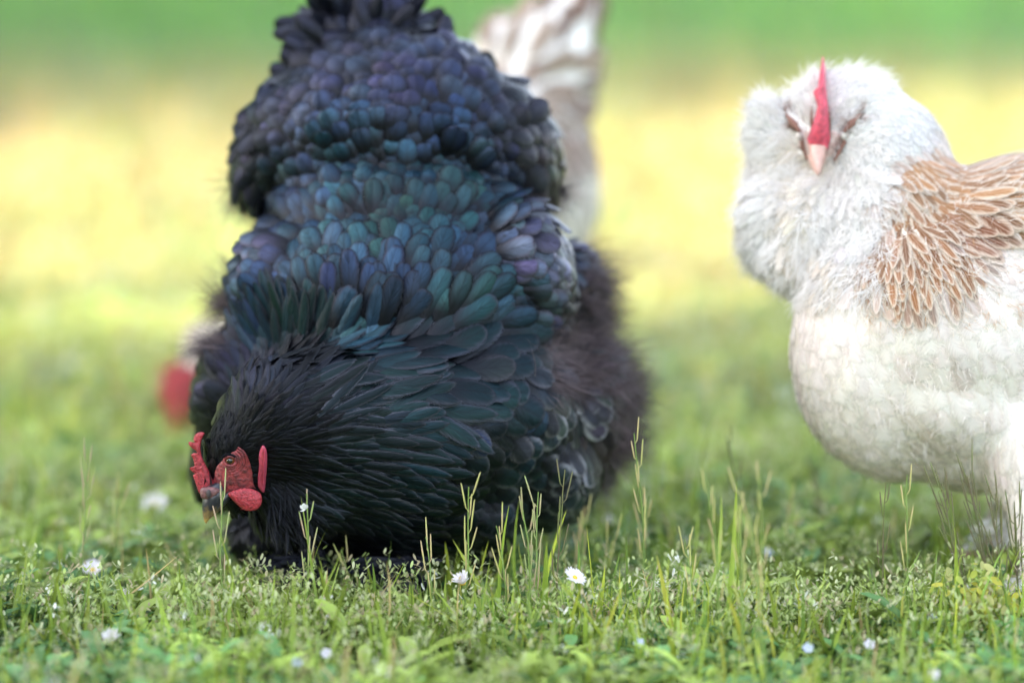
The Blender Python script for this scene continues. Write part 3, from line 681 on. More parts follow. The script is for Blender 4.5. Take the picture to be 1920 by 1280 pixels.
# ================================================================== white hen
FW = Frame(2.13, 2400.0)
white = [
 (1680, 650, 175, 200, 250, 180), (1720, 760, 190, 190, 140, 160), (1830, 830, 200, 150, 90, 130),
 (1790, 610, 190, 300, 225, 230), (1780, 730, 190, 255, 150, 200, 8), (1960, 470, 240, 290, 185, 220), (1700, 470, 240, 190, 190, 170), (2180, 560, 240, 360, 270, 230), (2400, 330, 260, 160, 220, 130, 30),
 (1660, 340, 270, 130, 170, 130), (1610, 250, 290, 110, 122, 115, -10), (1548, 250, 290, 84, 122, 90), (1440, 240, 280, 42, 62, 55), (1480, 300, 270, 60, 90, 60), (1440, 420, 250, 55, 95, 75), (1520, 440, 210, 66, 105, 80), (1600, 370, 260, 95, 110, 80),
 (1445, 320, 300, 45, 60, 60), (1500, 485, 205, 72, 62, 70), (1940, 850, 90, 95, 120, 90), (1938, 960, 40, 44, 100, 42), (1945, 1080, -10, 34, 60, 34), (1955, 870, 290, 90, 110, 90), (1900, 980, 300, 50, 60, 50)]
wbody = blob_body(FW, white, .0055, 12)
C_W = {'w': ((.89, .83, .785), (.91, .855, .82)), 'c': ((.68, .61, .52), (.78, .74, .68)), 's': ((.24, .095, .028), (.76, .66, .53)), 's2': ((.30, .145, .055), (.76, .67, .56)), 'p': ((.42, .28, .18), (.76, .68, .59)), 'd': ((.13, .042, .015), (.66, .52, .40)), 'h': ((.68, .66, .64), (.72, .70, .69))}
ctrl_w = [
 (1570, 130, 1, -.4, 26, 16, 'h', 0), (1500, 190, -.5, -.8, 26, 16, 'h', 0), (1640, 180, .9, .1, 30, 18, 'h', 0), (1700, 260, .7, .7, 44, 18, 'h', 1), (1600, 220, .8, -.3, 26, 15, 'h', 0),
 (1430, 200, -.5, -.8, 46, 20, 'h', 1), (1410, 260, -1, .1, 46, 20, 'h', 1), (1480, 300, -.8, .4, 40, 20, 'c', 1), (1410, 380, -.8, .6, 52, 22, 'h', 1), (1420, 470, -.5, .9, 55, 22, 'h', 1), (1490, 400, -.3, 1, 50, 20, 'c', 1), (1480, 500, -.1, 1, 60, 22, 'c', 1), (1560, 420, .1, 1, 50, 22, 'h', 1), (1550, 500, .1, 1, 60, 24, 'c', 1),
 (1640, 320, .6, .7, 46, 22, 'h', 1), (1620, 420, .3, 1, 54, 24, 'h', 1), (1590, 470, .1, 1, 54, 24, 'h', 1),
 (1720, 330, .5, .9, 66, 22, 's2', 1), (1680, 420, .25, 1, 78, 20, 's', 1), (1640, 500, .05, 1, 72, 18, 's', 1), (1740, 430, .4, .9, 84, 22, 's', 1), (1700, 520, .15, 1, 76, 18, 's', 1), (1780, 500, .4, .9, 70, 18, 's', 1), (1790, 360, .8, .5, 90, 24, 's2', 1), (1830, 420, .75, .6, 90, 34, 'd', 1),
 (1850, 300, .97, -.1, 80, 20, 'p', 1), (1850, 350, .9, .2, 80, 26, 's2', 1), (1900, 270, .97, -.2, 80, 20, 'p', 1), (1910, 350, .95, .1, 70, 26, 's2', 1), (1900, 420, .9, .3, 70, 30, 's2', 1), (1880, 480, .8, .5, 60, 26, 'w', 1), (1990, 400, .95, .3, 80, 34, 's2', 0), (2200, 450, .95, .2, 90, 40, 's2', 0), (2350, 250, .7, -.7, 120, 40, 'p', 0),
 (1480, 560, -.2, 1, 56, 36, 'w', 0), (1600, 590, -.05, 1, 54, 44, 'w', 0), (1720, 620, .2, 1, 54, 46, 'w', 0), (1850, 600, .5, .8, 56, 46, 'w', 0), (1520, 700, -.1, 1, 56, 42, 'w', 0), (1640, 720, .2, 1, 54, 48, 'w', 0), (1780, 740, .4, .9, 54, 50, 'w', 0), (1600, 820, .5, .9, 54, 42, 'w', 0), (1720, 860, .7, .8, 54, 40, 'c', 0), (1880, 780, .3, 1, 60, 40, 'w', 0),
 (1900, 900, .05, 1, 60, 20, 'w', 1), (1900, 1040, .0, 1, 55, 14, 'w', 1), (1920, 1110, -.3, 1, 50, 14, 'w', 1), (2200, 700, .7, .7, 70, 44, 'w', 0)]
root_w = empty('hen', (float(FW(1950, 700, 200)[0]), 2.2, 0))
tag(root_w, 'bearded white hen with salmon-laced neck facing the camera', 'hen')
link('body', wbody, M_SKIN_W, root_w)
ctrl_w = [c if (c[7] or c[1] < 540) else (*c[:4], c[4] * 1.0, c[5] * .9, c[6], 0) for c in ctrl_w]
f = plumage(FW, wbody, ctrl_w, C_W, 80000, 2400.0, .36, .012, .04, jit=.13, lj=.3, off=.2)
f['W'] *= np.where(f['kind'] == 0, 1.5, 1.2)
salm = f['cA'][:, 2] < .5; f['cA'][salm] *= rng.uniform(.6, 1.25, (int(salm.sum()), 1))
u, v = f['u'], f['v']
WFACE = [(1538, 235), (1560, 244), (1576, 256), (1570, 278), (1552, 300), (1533, 328), (1512, 302), (1500, 278), (1496, 256), (1518, 244)]
HOLL = ([(1572, 266), (1598, 214), (1620, 202), (1610, 240), (1590, 264), (1572, 300), (1556, 312), (1566, 285)], [(1504, 268), (1488, 238), (1466, 206), (1480, 204), (1504, 234), (1514, 262), (1516, 300), (1506, 300)])
bare = (inpoly(u, v, WFACE) | inpoly(u, v, HOLL[0]) | inpoly(u, v, HOLL[1])) & (f['P'][:, 1] < 2.24)
sal = (f['cA'][:, 2] < .5) & (f['kind'] == 1) & (u < 1960); headr = (u < 1720) & (v < 330) & ~sal; beard = (v < 560) & (u < 1660) & ~sal & ~headr
leg = (v > 890) & (u > 1820)
build_feathers('hackle', root_w, M_LACE, f, sal & ~bare, .09, .09, .07)
build_feathers('crown_feathers', root_w, M_WHITE, f, headr & ~bare, .04, .04, .03)
build_feathers('beard', root_w, M_WHITE, f, beard & ~bare, .2, .18, .04)
build_feathers('leg_feathers', root_w, M_WHITE, f, leg, .15, .1)
br_ = ~sal & ~headr & ~beard & ~leg & (u < 2050); low = v > 650 + 60 * np.sin(u * .02)
build_feathers('breast_feathers', root_w, M_WHITE_S, f, br_ & ~low, .03, .03, .02)
f['L'][br_ & low] *= 1.15
build_feathers('belly_feathers', root_w, M_WHITE_S, f, br_ & low, .07, .05, .03)
build_feathers('wing', root_w, M_LACE, f, ~sal & ~leg & (u >= 2050), .1, .1)
fluff(FW, wbody, 150000, 2400, lambda u, v, P, N: (u < 1660) & (v < 560) & (P[:, 1] < 2.35) & ~inpoly(u, v, WFACE) & ~inpoly(u, v, HOLL[0]) & ~inpoly(u, v, HOLL[1]) & ((v > 300) | (u < 1470) | (rng.random(len(u)) < .5)), lambda u, v: field(u, v, ctrl_w, C_W)[0], .010, .024, .0006,
      lambda u, v, n: np.array([.80, .775, .75]) * rng.uniform(.95, 1.05, (n, 1)), 'muff', root_w, M_WHITE_D, .7)
fluff(FW, wbody, 60000, 2400, lambda u, v, P, N: (v > 500 + 25 * np.sin(u * .05)) & (P[:, 1] < 2.5), lambda u, v: field(u, v, ctrl_w, C_W)[0], 0.008, .016, .0008,
      lambda u, v, n: np.array([.89, .83, .785]) * rng.uniform(.96, 1.03, (n, 1)), 'belly_down', root_w, M_WHITE_D, .14)
fluff(FW, wbody, 60000, 2400, lambda u, v, P, N: (N[:, 2] < -.25) & (P[:, 1] < 2.4) & (v > 560), lambda u, v: np.stack([.5 + 0 * u, .8 + 0 * u], -1), .007, .015, .0009,
      lambda u, v, n: np.array([.88, .82, .78]) * rng.uniform(.9, 1.03, (n, 1)), 'underside_fringe', root_w, M_WHITE_D, .45)
fluff(FW, wbody, 90000, 2400, lambda u, v, P, N: (u > 1620) & (v > 330) & (v < 600) & (P[:, 1] < 2.3), lambda u, v: field(u, v, ctrl_w, C_W)[0], .008, .018, .0005,
      lambda u, v, n: np.array([[.80, .70, .60], [.50, .29, .14], [.8, .76, .7]])[rng.integers(0, 3, n)], 'neck_fringe', root_w, M_WHITE_D, .3)
bv_t = BVHTree.FromPolygons([p_.co for p_ in wbody.vertices], [tuple(p_.vertices) for p_ in wbody.polygons])
def sww(off):
    def g_(u, v):
        r = surf_w(FW, u, v, off); return 200 + off if r is None else r
    return g_
M_PFACE = plain('pale_face_skin', (.68, .58, .53), .6, nscale=300, col2=(.5, .34, .30), bump=.5)
link('face', ring_puff(FW, WFACE, [(1537, 245), (1537, 290)], 5, sww(-1), 6), M_PFACE, root_w)
fw0 = sww(0)(1538, 250)
M_PINK = plain('pink_comb', (.66, .09, .14), .5, noise=.5, nscale=300, bump=.6, sss=.3)
link('comb', loft(FW, [(1543, 106, fw0 + 60, 1, 10), (1543, 130, fw0 + 45, 5, 45), (1541, 165, fw0 + 15, 8, 50), (1537, 172, fw0 - 2, 13, 30), (1543, 200, fw0 - 20, 10, 26), (1540, 232, fw0 - 25, 15, 24), (1535, 262, fw0 - 22, 22, 20), (1537, 284, fw0 - 16, 15, 12)]), M_PINK, root_w)
wb = link('beak', loft(FW, [(1535, 262, fw0 - 14, 18, 16), (1533, 285, fw0 - 26, 16, 18), (1533, 305, fw0 - 38, 10, 14), (1533, 320, fw0 - 50, 7, 9), (1533, 328, fw0 - 54, 1.5, 2)]), M_FLESH, root_w)
link('lower_beak', loft(FW, [(1532, 290, fw0 - 10, 20, 10), (1532, 312, fw0 - 26, 10, 8), (1532, 322, fw0 - 34, 2, 2)]), M_FLESH, wb)
fluff(FW, wbody, 160000, 2400, lambda u, v, P, N: (inpoly(u, v, HOLL[0]) | inpoly(u, v, HOLL[1])) & (P[:, 1] < 2.24), lambda u, v: np.stack([np.where(u > 1537, .6, -.6), -.8 + 0 * u], -1), .007, .014, .0007,
      lambda u, v, n: np.array([.20, .11, .085]) * rng.uniform(.4, 1.8, (n, 1)), 'eye_hollow_shade', root_w, M_WHITE_D, .9)  # brown strands put the shading of the eye hollows into colour
M_SLIT = plain('brown_lid_and_crease_shade', (.20, .10, .075), .8)
for (eu, ev, tu, tv_) in ((1500, 254, 1474, 214), (1582, 254, 1614, 214)):
    e_w = sww(0)(eu, ev)
    ey = link('eye', ball(FW, eu, ev, e_w - 2, 8, 9, 8), plain('pale_lid', (.6, .55, .52), .5), root_w)
    link('brow', tubes_mesh('brow', [(FW([eu, (eu + tu) / 2, tu], [ev - 6, (ev + tv_) / 2 - 3, tv_], [e_w - 11, sww(-12)((eu + tu) / 2, (ev + tv_) / 2 - 3), sww(-9)(tu, tv_)]), [.0012, .0030, .0008], 8), (FW([1537 + (eu - 1537) * .42] * 3, [200, 228, 262], [sww(-9)(1537 + (eu - 1537) * .42, 200), sww(-9)(1537 + (eu - 1537) * .42, 228), sww(-9)(1537 + (eu - 1537) * .42, 262)]), [.0004, .0012, .0006], 8)]), M_SLIT, ey)  # second tube draws the shadow crease beside the comb as a dark line
    link('cheek_line', tubes_mesh('cheek', [(FW([eu + (3 if eu < 1535 else 3), (eu * .62 + 1535 * .38)], [ev + 10, ev + 48], [e_w - 6, e_w - 8]), [.0018, .0008], 8)]), M_SLIT, ey)
for (fu, fv, fw_) in ((1945, 1130, -20), (1880, 1030, 290)):
    tl = []
    for (du, dv_, dw) in ((-70, 8, -20), (-35, 26, -80), (40, 20, -70), (60, -4, 70)):
        tl.append((FW([fu, fu + du * .5, fu + du], [fv - 10, fv + dv_ * .5, fv + dv_], [fw_, fw_ + dw * .5, fw_ + dw]), [.0075, .006, .0025], 8))
    ft = link('foot', tubes_mesh('foot', tl), M_FLESH, root_w)
    bs = [(fu + random.uniform(-20, 50), fv + random.uniform(-60, 0), fw_ + random.uniform(-30, 50)) for _ in range(80)]
    ts = [(b_[0] + random.uniform(-70, 20), b_[1] + random.uniform(5, 36), b_[2] - random.uniform(0, 60)) for b_ in bs]
    fan(FW, bs, ts, 2400, 24, C_W['w'], 'foot_feathers', ft, M_WHITE, 'lance', .2)

# ================================================================== third hen, out of focus behind
FT = Frame(2.85, 1857.0)
third = [(790, 470, 0, 270, 215, 200), (940, 350, 10, 185, 220, 160), (1010, 160, 20, 105, 170, 90, 12), (1080, 40, 20, 48, 80, 50, 10), (960, 90, 20, 80, 60, 60), (560, 560, 0, 120, 110, 100, 25), (455, 650, -10, 70, 62, 60, 20), (385, 700, -20, 52, 62, 40), (378, 645, -10, 40, 48, 40),
 (700, 680, 10, 120, 60, 80), (650, 760, -10, 30, 70, 30), (760, 760, 60, 30, 70, 30)]
tbody = blob_body(FT, third, .009, 10)
C_T = {'w': ((.56, .50, .43), (.64, .58, .52)), 'b': ((.14, .075, .045), (.20, .12, .08)), 't': ((.27, .20, .155), (.30, .23, .18))}
ctrl_t = [(1080, 20, .2, -1, 90, 50, 'b', 0), (1000, 90, .5, -.8, 80, 50, 't', 0), (920, 70, -.3, -1, 70, 46, 't', 0), (1080, 150, .8, .2, 80, 46, 't', 0), (1060, 260, .8, .5, 70, 46, 't', 0), (1080, 350, .7, .8, 70, 46, 'w', 0), (1100, 420, .4, 1, 70, 46, 'w', 0), (720, 400, .9, -.3, 70, 46, 't', 0), (420, 600, .8, -.3, 60, 26, 'w', 1), (360, 660, .5, -.8, 30, 14, 'w', 1), (380, 740, .6, .6, 30, 14, 'w', 1), (700, 640, .4, 1, 60, 40, 'w', 0)]
root_t = empty('hen', (float(FT(700, 700)[0]), 2.85, 0))
tag(root_t, 'cream and tan hen standing blurred behind the large black hen', 'hen')
link('body', tbody, M_SKIN_W, root_t)
f = plumage(FT, tbody, ctrl_t, C_T, 20000, 1765.0, .45, .03, .12)
tr_ = (f['v'] < 200) & (f['u'] > 850)
build_feathers('tail', root_t, M_WHITE, f, tr_, .04, .04, .04)
build_feathers('back_feathers', root_t, M_WHITE, f, ~tr_, .05, .05, .05)
link('comb', ring_puff(FT, [(345, 690), (325, 672), (318, 690), (302, 688), (305, 715), (296, 730), (306, 760), (318, 800), (335, 800), (345, 760), (350, 720)], [(330, 700), (322, 750), (328, 780)], 8, lambda u, v: -50), M_RED, root_t)
link('face', ring_puff(FT, [(335, 690), (365, 690), (370, 750), (350, 785), (330, 790), (325, 740)], [(345, 720), (345, 760)], 12, lambda u, v: -52), M_RED, root_t)
link('wattle', ring_puff(FT, [(350, 770), (375, 780), (380, 820), (362, 835), (348, 810)], [(362, 800)], 6, lambda u, v: -45), M_RED, root_t)
link('beak', loft(FT, [(335, 780, -40, 18, 16), (328, 805, -42, 13, 12), (322, 830, -44, 6, 6), (320, 842, -44, 1, 1)]), plain('orange_beak', (.62, .28, .12), .4), root_t)
link('eye', ball(FT, 350, 735, -64, 6, 6, 5), M_EYE_B, root_t)

# ================================================================== flowers and stalks in the lawn
M_PET = plain('daisy_petal', (.82, .80, .82), .6, col2=(.80, .68, .76), nscale=150)
M_YEL = plain('daisy_centre', (.65, .45, .04), .7, bump=1, nscale=900)
M_STEM = plain('green_stem', (.20, .30, .07), .5, noise=.3, nscale=60)
def daisy(u, v, r, label, Y=None, open_=.5, facing=None):
    Y = Y or ground_y(v, .03); c = at(u, v, Y)
    root = empty('daisy', (c[0], Y, 0)); tag(root, label, 'flower', 'daisies in the lawn')
    base = np.array([c[0] + random.uniform(-.008, .008), Y, 0]); mid = (base + c) / 2 + np.array([.002, 0, 0])
    link('stem', tubes_mesh('stem', [([base, mid, c], [.0009, .0008, .0007], 6)]), M_STEM, root)
    ax = unit(np.array(facing if facing is not None else [random.uniform(-.4, .4), -.5, .8]))
    b1 = unit(np.cross(ax, [.3, .8, .1])); b2 = np.cross(ax, b1); n = 34
    a_ = np.linspace(0, 2 * math.pi, n, endpoint=False) + rng.normal(0, .06, n)
    rad = np.cos(a_)[:, None] * b1 + np.sin(a_)[:, None] * b2
    T = unit(rad * open_ + ax * (1 - open_) * rng.uniform(.7, 1.3, (n, 1))); N = unit(np.cross(np.cross(T, ax), T))
    col = np.array([.83, .81, .83])
    V, Q, A = ribbons(c + rad * r * .18, T, N, r * rng.uniform(.85, 1.1, n), r * .24, 'leaf', .1, rng.uniform(-.1, .3, n), col * rng.uniform(.9, 1.05, (n, 1)), col * np.array([1, .93, .97]), nu=3)
    link('petals', np_mesh('petals', V, Q, True, A), M_WHITE_D, root)
    me = bpy.data.meshes.new('c'); q = SPH[0] * np.array([r * .28, r * .28, r * .16]); q = q[:, :1] * b1 + q[:, 1:2] * b2 + q[:, 2:] * ax + c
    me.from_pydata(q.tolist(), [], SPH[1]); me.update(); link('centre', me, M_YEL, root)
for d in [
  (868, 1092, .0085, 'white daisy at the foot of the tall stalk below the black hen breast', 2.035, .35),
  (238, 1118, .0062, 'small sharp white daisy in the grass at the lower left', None, .35),
  (1078, 1082, .0075, 'daisy with ragged open petals right of the black hen', 2.03, .8),
  (290, 948, .011, 'large blurred daisy left of the black hen beak', None, .7),
  (210, 1200, .0085, 'blurred pinkish daisy lowest at the left', None, .4),
  (174, 1068, .0085, 'nearly edge-on daisy under the tall left stalk', None, .6),
  (137, 690, .013, 'faint blurred daisy far left in the bright lawn', None, .6),
  (1138, 980, .007, 'small blurred daisy between the stalks at middle right', None, .4)]: daisy(*d)
M_BLUEW = plain('pale_petal', (.62, .68, .86), .6)
for i, (u_, v_, lab) in enumerate([(1440, 1036, 'tiny pale blue bloom among dark leaves below the white hen'), (1395, 1128, 'tiny pale bloom in the centre right grass'), (1198, 1206, 'tiny pale bloom below the middle stalks'), (1630, 1208, 'tiny pale bloom low in the grass under the white hen'), (1747, 1160, 'tiny pale bloom left of the yellow-green weed'), (1752, 1264, 'tiny white bloom at the bottom edge right'), (557, 1242, 'tiny lilac bloom at the bottom edge left'), (612, 1225, 'tiny lilac bloom beside another at the bottom left'), (1515, 1215, 'tiny white bloom right of centre at the bottom')]):
    Y = ground_y(v_, .03); c = at(u_, v_, Y); r_ = empty('tiny_flower', (c[0], Y, 0)); tag(r_, lab, 'flower', 'tiny pale flowers')
    link('stem', tubes_mesh('stem', [([np.array([c[0], Y + .003, 0]), c], [.0006, .0005], 5)]), M_STEM, r_)
    n = 5; a_ = np.linspace(0, 2 * math.pi, n, endpoint=False) + i; T = unit(np.stack([np.cos(a_), .6 * np.sin(a_) - .2, .7 * np.sin(a_) + .3], -1)); N = unit(np.cross(np.cross(T, [0, -1, .5]), T))
    cc = np.array([.62, .68, .86]) if i % 2 == 0 else np.array([.78, .74, .82])
    V, Q, A = ribbons(np.repeat(c[None], n, 0), T, N, .0045, .0036, 'leaf', .1, 0, np.tile(cc, (n, 1)), np.tile(cc, (n, 1)), nu=3)
    link('petals', np_mesh('petals', V, Q, True, A), M_WHITE_D, r_)
POD_G = plain('green_pod', (.30, .38, .13), .5, col2=(.42, .30, .20), nscale=70)
POD_Y = plain('yellow_green_pod', (.44, .46, .14), .5, col2=(.5, .38, .2), nscale=70)
POD_P = plain('purple_pod', (.13, .10, .06), .5, col2=(.14, .17, .05), nscale=70)
def stalk(bu, bv, tu, tv_, npod, mat, label, pl=1.0, dY=0.0, flower=False):
    Y = ground_y(bv, .02) + dY
    if 400 < tu < 1075 and tv_ < 1020: Y = min(Y, 2.045)
    if tu > 1560: Y = min(Y, 2.09)
    b_ = at(bu, bv, Y); b_[2] = 0; t_ = at(tu, tv_, Y + random.uniform(-.01, .01))
    root = empty('seed_stalk', (b_[0], b_[1], 0)); tag(root, label, 'weed', 'seed stalks standing in the lawn')
    s = np.linspace(0, 1, 9)[:, None]; d = t_ - b_; side_ = np.array([random.uniform(-.006, .006), random.uniform(-.006, .006), 0])
    wig = np.array([[random.uniform(-.0008, .0008), random.uniform(-.0008, .0008), 0] for _ in range(9)])
    pts = b_ + d * s + side_ * np.sin(s * math.pi) + wig * s
    link('stem', tubes_mesh('stem', [(pts, np.linspace(.00095, .0004, 9), 6)]), M_STEM if mat is not POD_P else mat, root)
    a0 = random.uniform(0, 6)
    for k in range(npod):
        t = .38 + .6 * (k + random.random() * .5) / npod; p0 = b_ + d * t + side_ * math.sin(t * math.pi); a_ = a0 + k * 2.4
        out_ = np.array([math.cos(a_), .5 * math.sin(a_), 0]); L = random.uniform(.013, .022) * pl; ax = unit(d)
        p1 = p0 + (out_ * .55 + ax * .6) * L * .3; p2 = p1 + (ax + out_ * random.uniform(.05, .3)) * L
        link('pod', tubes_mesh('pod', [([p0, p1, p1 + (p2 - p1) * .1, p1 + (p2 - p1) * .55, p2, p2 + (p2 - p1) * .06], [.0003, .0004, .0005, .0006, .0004, .0001], 6)]), mat, root)
    if flower:
        n = 7; T = unit(rng.normal(0, .5, (n, 3)) + np.array([0, -.2, 1])); N = unit(np.cross(T, [1, .1, .1])); cc = np.tile([.8, .8, .78], (n, 1))
        V, Q, A = ribbons(np.repeat(t_[None] - ax * .012, n, 0), T, N, .005, .003, 'leaf', 0, 0, cc, cc, nu=3); link('floret', np_mesh('floret', V, Q, True, A), M_WHITE_D, root)
G, YG, PP = POD_G, POD_Y, POD_P
for s_ in [
 (148, 1110, 166, 845, 11, G, 'tall seed stalk at the far left of the lawn'), (208, 1075, 224, 925, 7, YG, 'short stalk just right of the tall far left one'),
 (436, 1110, 418, 920, 7, G, 'thin green stalk right beside the black hen beak'), (560, 1115, 574, 925, 6, G, 'stalk with a white floret in front of the black hen throat', 1, 0, True),
 (866, 1120, 880, 912, 9, YG, 'tall pale stalk rising above the daisy in front of the black breast'), (812, 1115, 798, 1005, 5, YG, 'short pale stalk left of the daisy'),
 (948, 1105, 932, 985, 7, YG, 'short bushy stalk right of the daisy'), (985, 1110, 978, 940, 8, G, 'left one of the close pair of stalks at the black hen right side'),
 (1012, 1110, 1008, 922, 8, G, 'right one of the close pair of stalks at the black hen right side'), (1042, 1060, 1060, 880, 6, PP, 'leaning stalk in front of the black hen rear fluff'),
 (1205, 1060, 1188, 812, 10, YG, 'tallest yellow-green stalk beside the rear of the black hen', .85, -.13), (1222, 1090, 1215, 930, 6, YG, 'lower stalk beside the tallest yellow-green one'),
 (1390, 1060, 1363, 815, 8, PP, 'thin purplish stalk in the gap between the two hens'), (1345, 1130, 1322, 890, 8, YG, 'blurred stalk left of the yellow clump', .85, -.13),
 (1395, 1150, 1385, 905, 9, YG, 'left stalk of the blurred yellow clump', .85, -.13), (1412, 1160, 1425, 880, 9, YG, 'right stalk of the blurred yellow clump', .85, -.13),
 (1430, 1155, 1402, 940, 8, YG, 'shortest stalk of the blurred yellow clump', .85, -.13), (1560, 1010, 1530, 880, 7, PP, 'dark reddish stalk just left of the white hen belly'),
 (1850, 1080, 1765, 905, 10+6, PP, 'long leaning dark stalk under the white hen belly', 1.35), (1880, 1090, 1812, 890, 10+6, PP, 'dark stalk under the belly next to the leaning one', 1.35),
 (1905, 1090, 1868, 925, 8+6, PP, 'dark stalk against the white hen leg', 1.35), (1925, 1085, 1905, 960, 6+6, PP, 'short dark stalk at the right edge by the leg', 1.35),
 (1470, 1050, 1480, 930, 5, YG, 'short stalk right of the purplish one'), (1100, 1090, 1096, 965, 6, YG, 'short pale stalk above the ragged daisy'),
 (1135, 1100, 1150, 1000, 5, YG, 'low pale stalk right of the ragged daisy'), (40, 960, 30, 820, 6, YG, 'blurred stalk at the left edge'),
 (1290, 1190, 1282, 1010, 7, YG, 'blurred near stalk in the centre foreground'), (690, 1130, 640, 1030, 4, YG, 'short leaning stalk below the black hen feet'),
 (1705, 1040, 1700, 890, 5, YG, 'faint stalk in front of the white belly'), (1655, 1040, 1660, 905, 5, PP, 'faint stalk left of the white belly tip')]: stalk(*s_)
# meadow-grass panicles with small spikelets
def panicle(bu, bv, tu, tv_, label, mat_c=(.46, .48, .24)):
    Y = ground_y(bv, .02); b_ = at(bu, bv, Y); b_[2] = 0; t_ = at(tu, tv_, Y)
    root = empty('meadow_grass_panicle', (b_[0], b_[1], 0)); tag(root, label, 'grass head', 'feathery grass heads in the lawn')
    s = np.linspace(0, 1, 7)[:, None]; d = t_ - b_; pts = b_ + d * s; link('stem', tubes_mesh('stem', [(pts, np.linspace(.0008, .0003, 7), 5)]), M_STEM, root)
    P, T, tl = [], [], []; ax = unit(d)
    for k in range(12):
        t = .5 + .5 * k / 12; p0 = b_ + d * t; a_ = k * 2.2; out_ = np.array([math.cos(a_), .6 * math.sin(a_), 0]); L = .012 * (1.15 - t * .8) * random.uniform(.8, 1.4)
        tl.append(([p0, p0 + (out_ + ax * .5) * L], [.0003, .0002], 4))
        for q in range(4):
            P.append(p0 + (out_ + ax * .5) * L * (.4 + .2 * q)); T.append(out_ * .6 + ax * random.uniform(.4, 1.2) + rng.normal(0, .25, 3))
    link('branchlets', tubes_mesh('b', tl), M_STEM, root)
    P = np.array(P); T = unit(np.array(T)); N = unit(np.cross(T, np.array([.2, .1, .9]))); N = unit(np.cross(N, T)); c = np.array(mat_c) * rng.uniform(.8, 1.2, (len(P), 1))
    V, Q, A = ribbons(P, T, N, rng.uniform(.003, .0055, len(P)), .0018, 'leaf', .1, .1, c, c * 1.1, nu=3); link('spikelets', np_mesh('s', V, Q, True, A), M_LEAF, root)
for q in [(690, 1120, 612, 1040, 'feathery grass head under the black hen throat'), (560, 1130, 515, 1072, 'feathery grass head below the black hen beak side foot'), (1040, 1120, 1052, 1030, 'feathery grass head right of the close pair of stalks'),
          (745, 1130, 735, 1062, 'feathery grass head below the black hen middle'), (1490, 1080, 1468, 985, 'feathery grass head left below the white hen'), (1250, 1110, 1265, 1020, 'feathery grass head in the centre of the lawn'), (345, 1110, 360, 1040, 'feathery grass head left of the black hen feet'),
          (1600, 1090, 1610, 990, 'feathery grass head under the white hen belly'), (920, 1150, 900, 1110, 'low feathery grass head right of the daisy'), (1720, 1130, 1735, 1040, 'feathery grass head left of the white hen legs')]: panicle(*q)
# yellow-green spurge clump at the right
c = at(1838, 1150, ground_y(1180, .02)); r_ = empty('yellow_weed', (c[0], c[1], 0)); tag(r_, 'bushy yellow-green weed at the lower right of the lawn', 'weed')
n = 420; P = c + rng.normal(0, 1, (n, 3)) * np.array([.013, .012, .011]); T = unit(rng.normal(0, 1, (n, 3)) + np.array([0, 0, .6])); N = unit(np.cross(T, rng.normal(0, 1, (n, 3)))); cc = np.array([[.55, .52, .08], [.38, .44, .08], [.5, .5, .2]])[rng.integers(0, 3, n)]
V, Q, A = ribbons(P, T, N, rng.uniform(.006, .011, n), .005, 'leaf', .1, .2, cc, cc, nu=3); link('leaves', np_mesh('l', V, Q, True, A), M_LEAF, r_)
link('stem', tubes_mesh('st', [([np.array([c[0] + dx_, c[1], 0]), c + np.array([dx_ * 2, 0, 0])], [.0014, .001], 6) for dx_ in (-.006, 0, .006)]), M_STEM, r_)

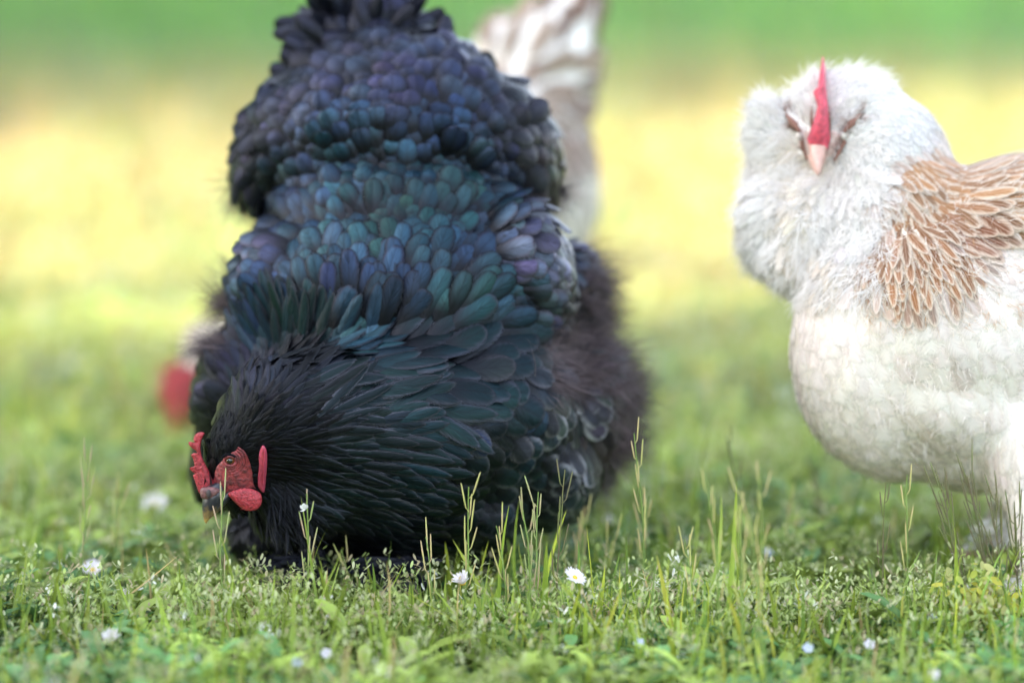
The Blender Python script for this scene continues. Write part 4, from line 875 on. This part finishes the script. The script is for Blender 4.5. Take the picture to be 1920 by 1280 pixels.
# ================================================================== trees beside the lawn that throw the shade
M_BARK = plain('bark', (.12, .09, .06), .9, bump=1, nscale=14, noise=.5)
M_TLEAF = leaf_mat('tree_leaf', .12)
def tree(x, y, h, rx, label, seed, nl=9000):
    r_ = np.random.default_rng(seed)
    root = empty('tree', (x, y, 0)); tag(root, label, 'tree', 'trees lining the left of the lawn')
    tl = [([np.array([x, y, -.1]), np.array([x + .05, y, h * .35]), np.array([x, y + .1, h * .8])], [.17, .13, .05], 10)]
    for k in range(9):
        a_ = k * 2.4; z0 = h * (.12 + .06 * k); p0 = np.array([x, y, z0]); tl.append(([p0, p0 + np.array([math.cos(a_) * rx * .5, math.sin(a_) * rx * .5, h * .12]), p0 + np.array([math.cos(a_) * rx * .85, math.sin(a_) * rx * .85, h * .2])], [.05, .035, .012], 7))
    link('trunk', tubes_mesh('trunk', tl), M_BARK, root)
    n = nl; d = unit(r_.normal(0, 1, (n, 3))); rr = r_.uniform(.35, 1, n)[:, None] ** .5 * (1 + .12 * np.sin(d[:, :1] * 9 + seed) * np.cos(d[:, 2:] * 7))
    P = np.array([x, y, h * .52]) + d * rr * np.array([rx, rx, h * .5]); P[:, 2] = np.maximum(P[:, 2], .15)
    T = unit(r_.normal(0, 1, (n, 3))); N = unit(np.cross(T, r_.normal(0, 1, (n, 3)))); c = np.array([.06, .12, .03]) * r_.uniform(.6, 1.5, (n, 1))
    V, Q, A = ribbons(P, T, N, r_.uniform(.12, .26, n), .16, 'leaf', .1, .1, c, c, nu=3); link('crown', np_mesh('crown', V, Q, True, A), M_TLEAF, root)
# light reaches the ground between the two rows; the crown edges set the shade lines
k = 0
LN = ['first', 'second', 'third', 'fourth', 'fifth']
for i, y in enumerate((-7.7, -5.5, -3.3, -1.3)): tree(-5.2, y, 5.6, 1.4, f'{LN[i]} dense tree from the back in the near row left of the lawn', 10 + i)
tree(-5.0, -.1, 6.4, 1.0, 'unseen slender taller tree added to soften and extend the near shade', 20, 2200)  # added out of view to soften the shade edge and cover the rear hen
tree(-4.9, .85, 4.9, 1.0, 'unseen almost bare slender tree added to dapple the near shade edge', 21, 80)  # added out of view, its few leaves break up the shade edge
for i, y in enumerate((5.75, 8.2, 10.9, 13.7, 16.7)): tree(-5.6, y, 8.0, 1.6, f'{LN[i]} dense tall tree in the far row left of the lawn', 30 + i)
tree(-5.5, 4.35, 6.0, .9, 'unseen thin tree added to soften the far shade edge', 40, 170)  # added out of view to blur where the far shade begins
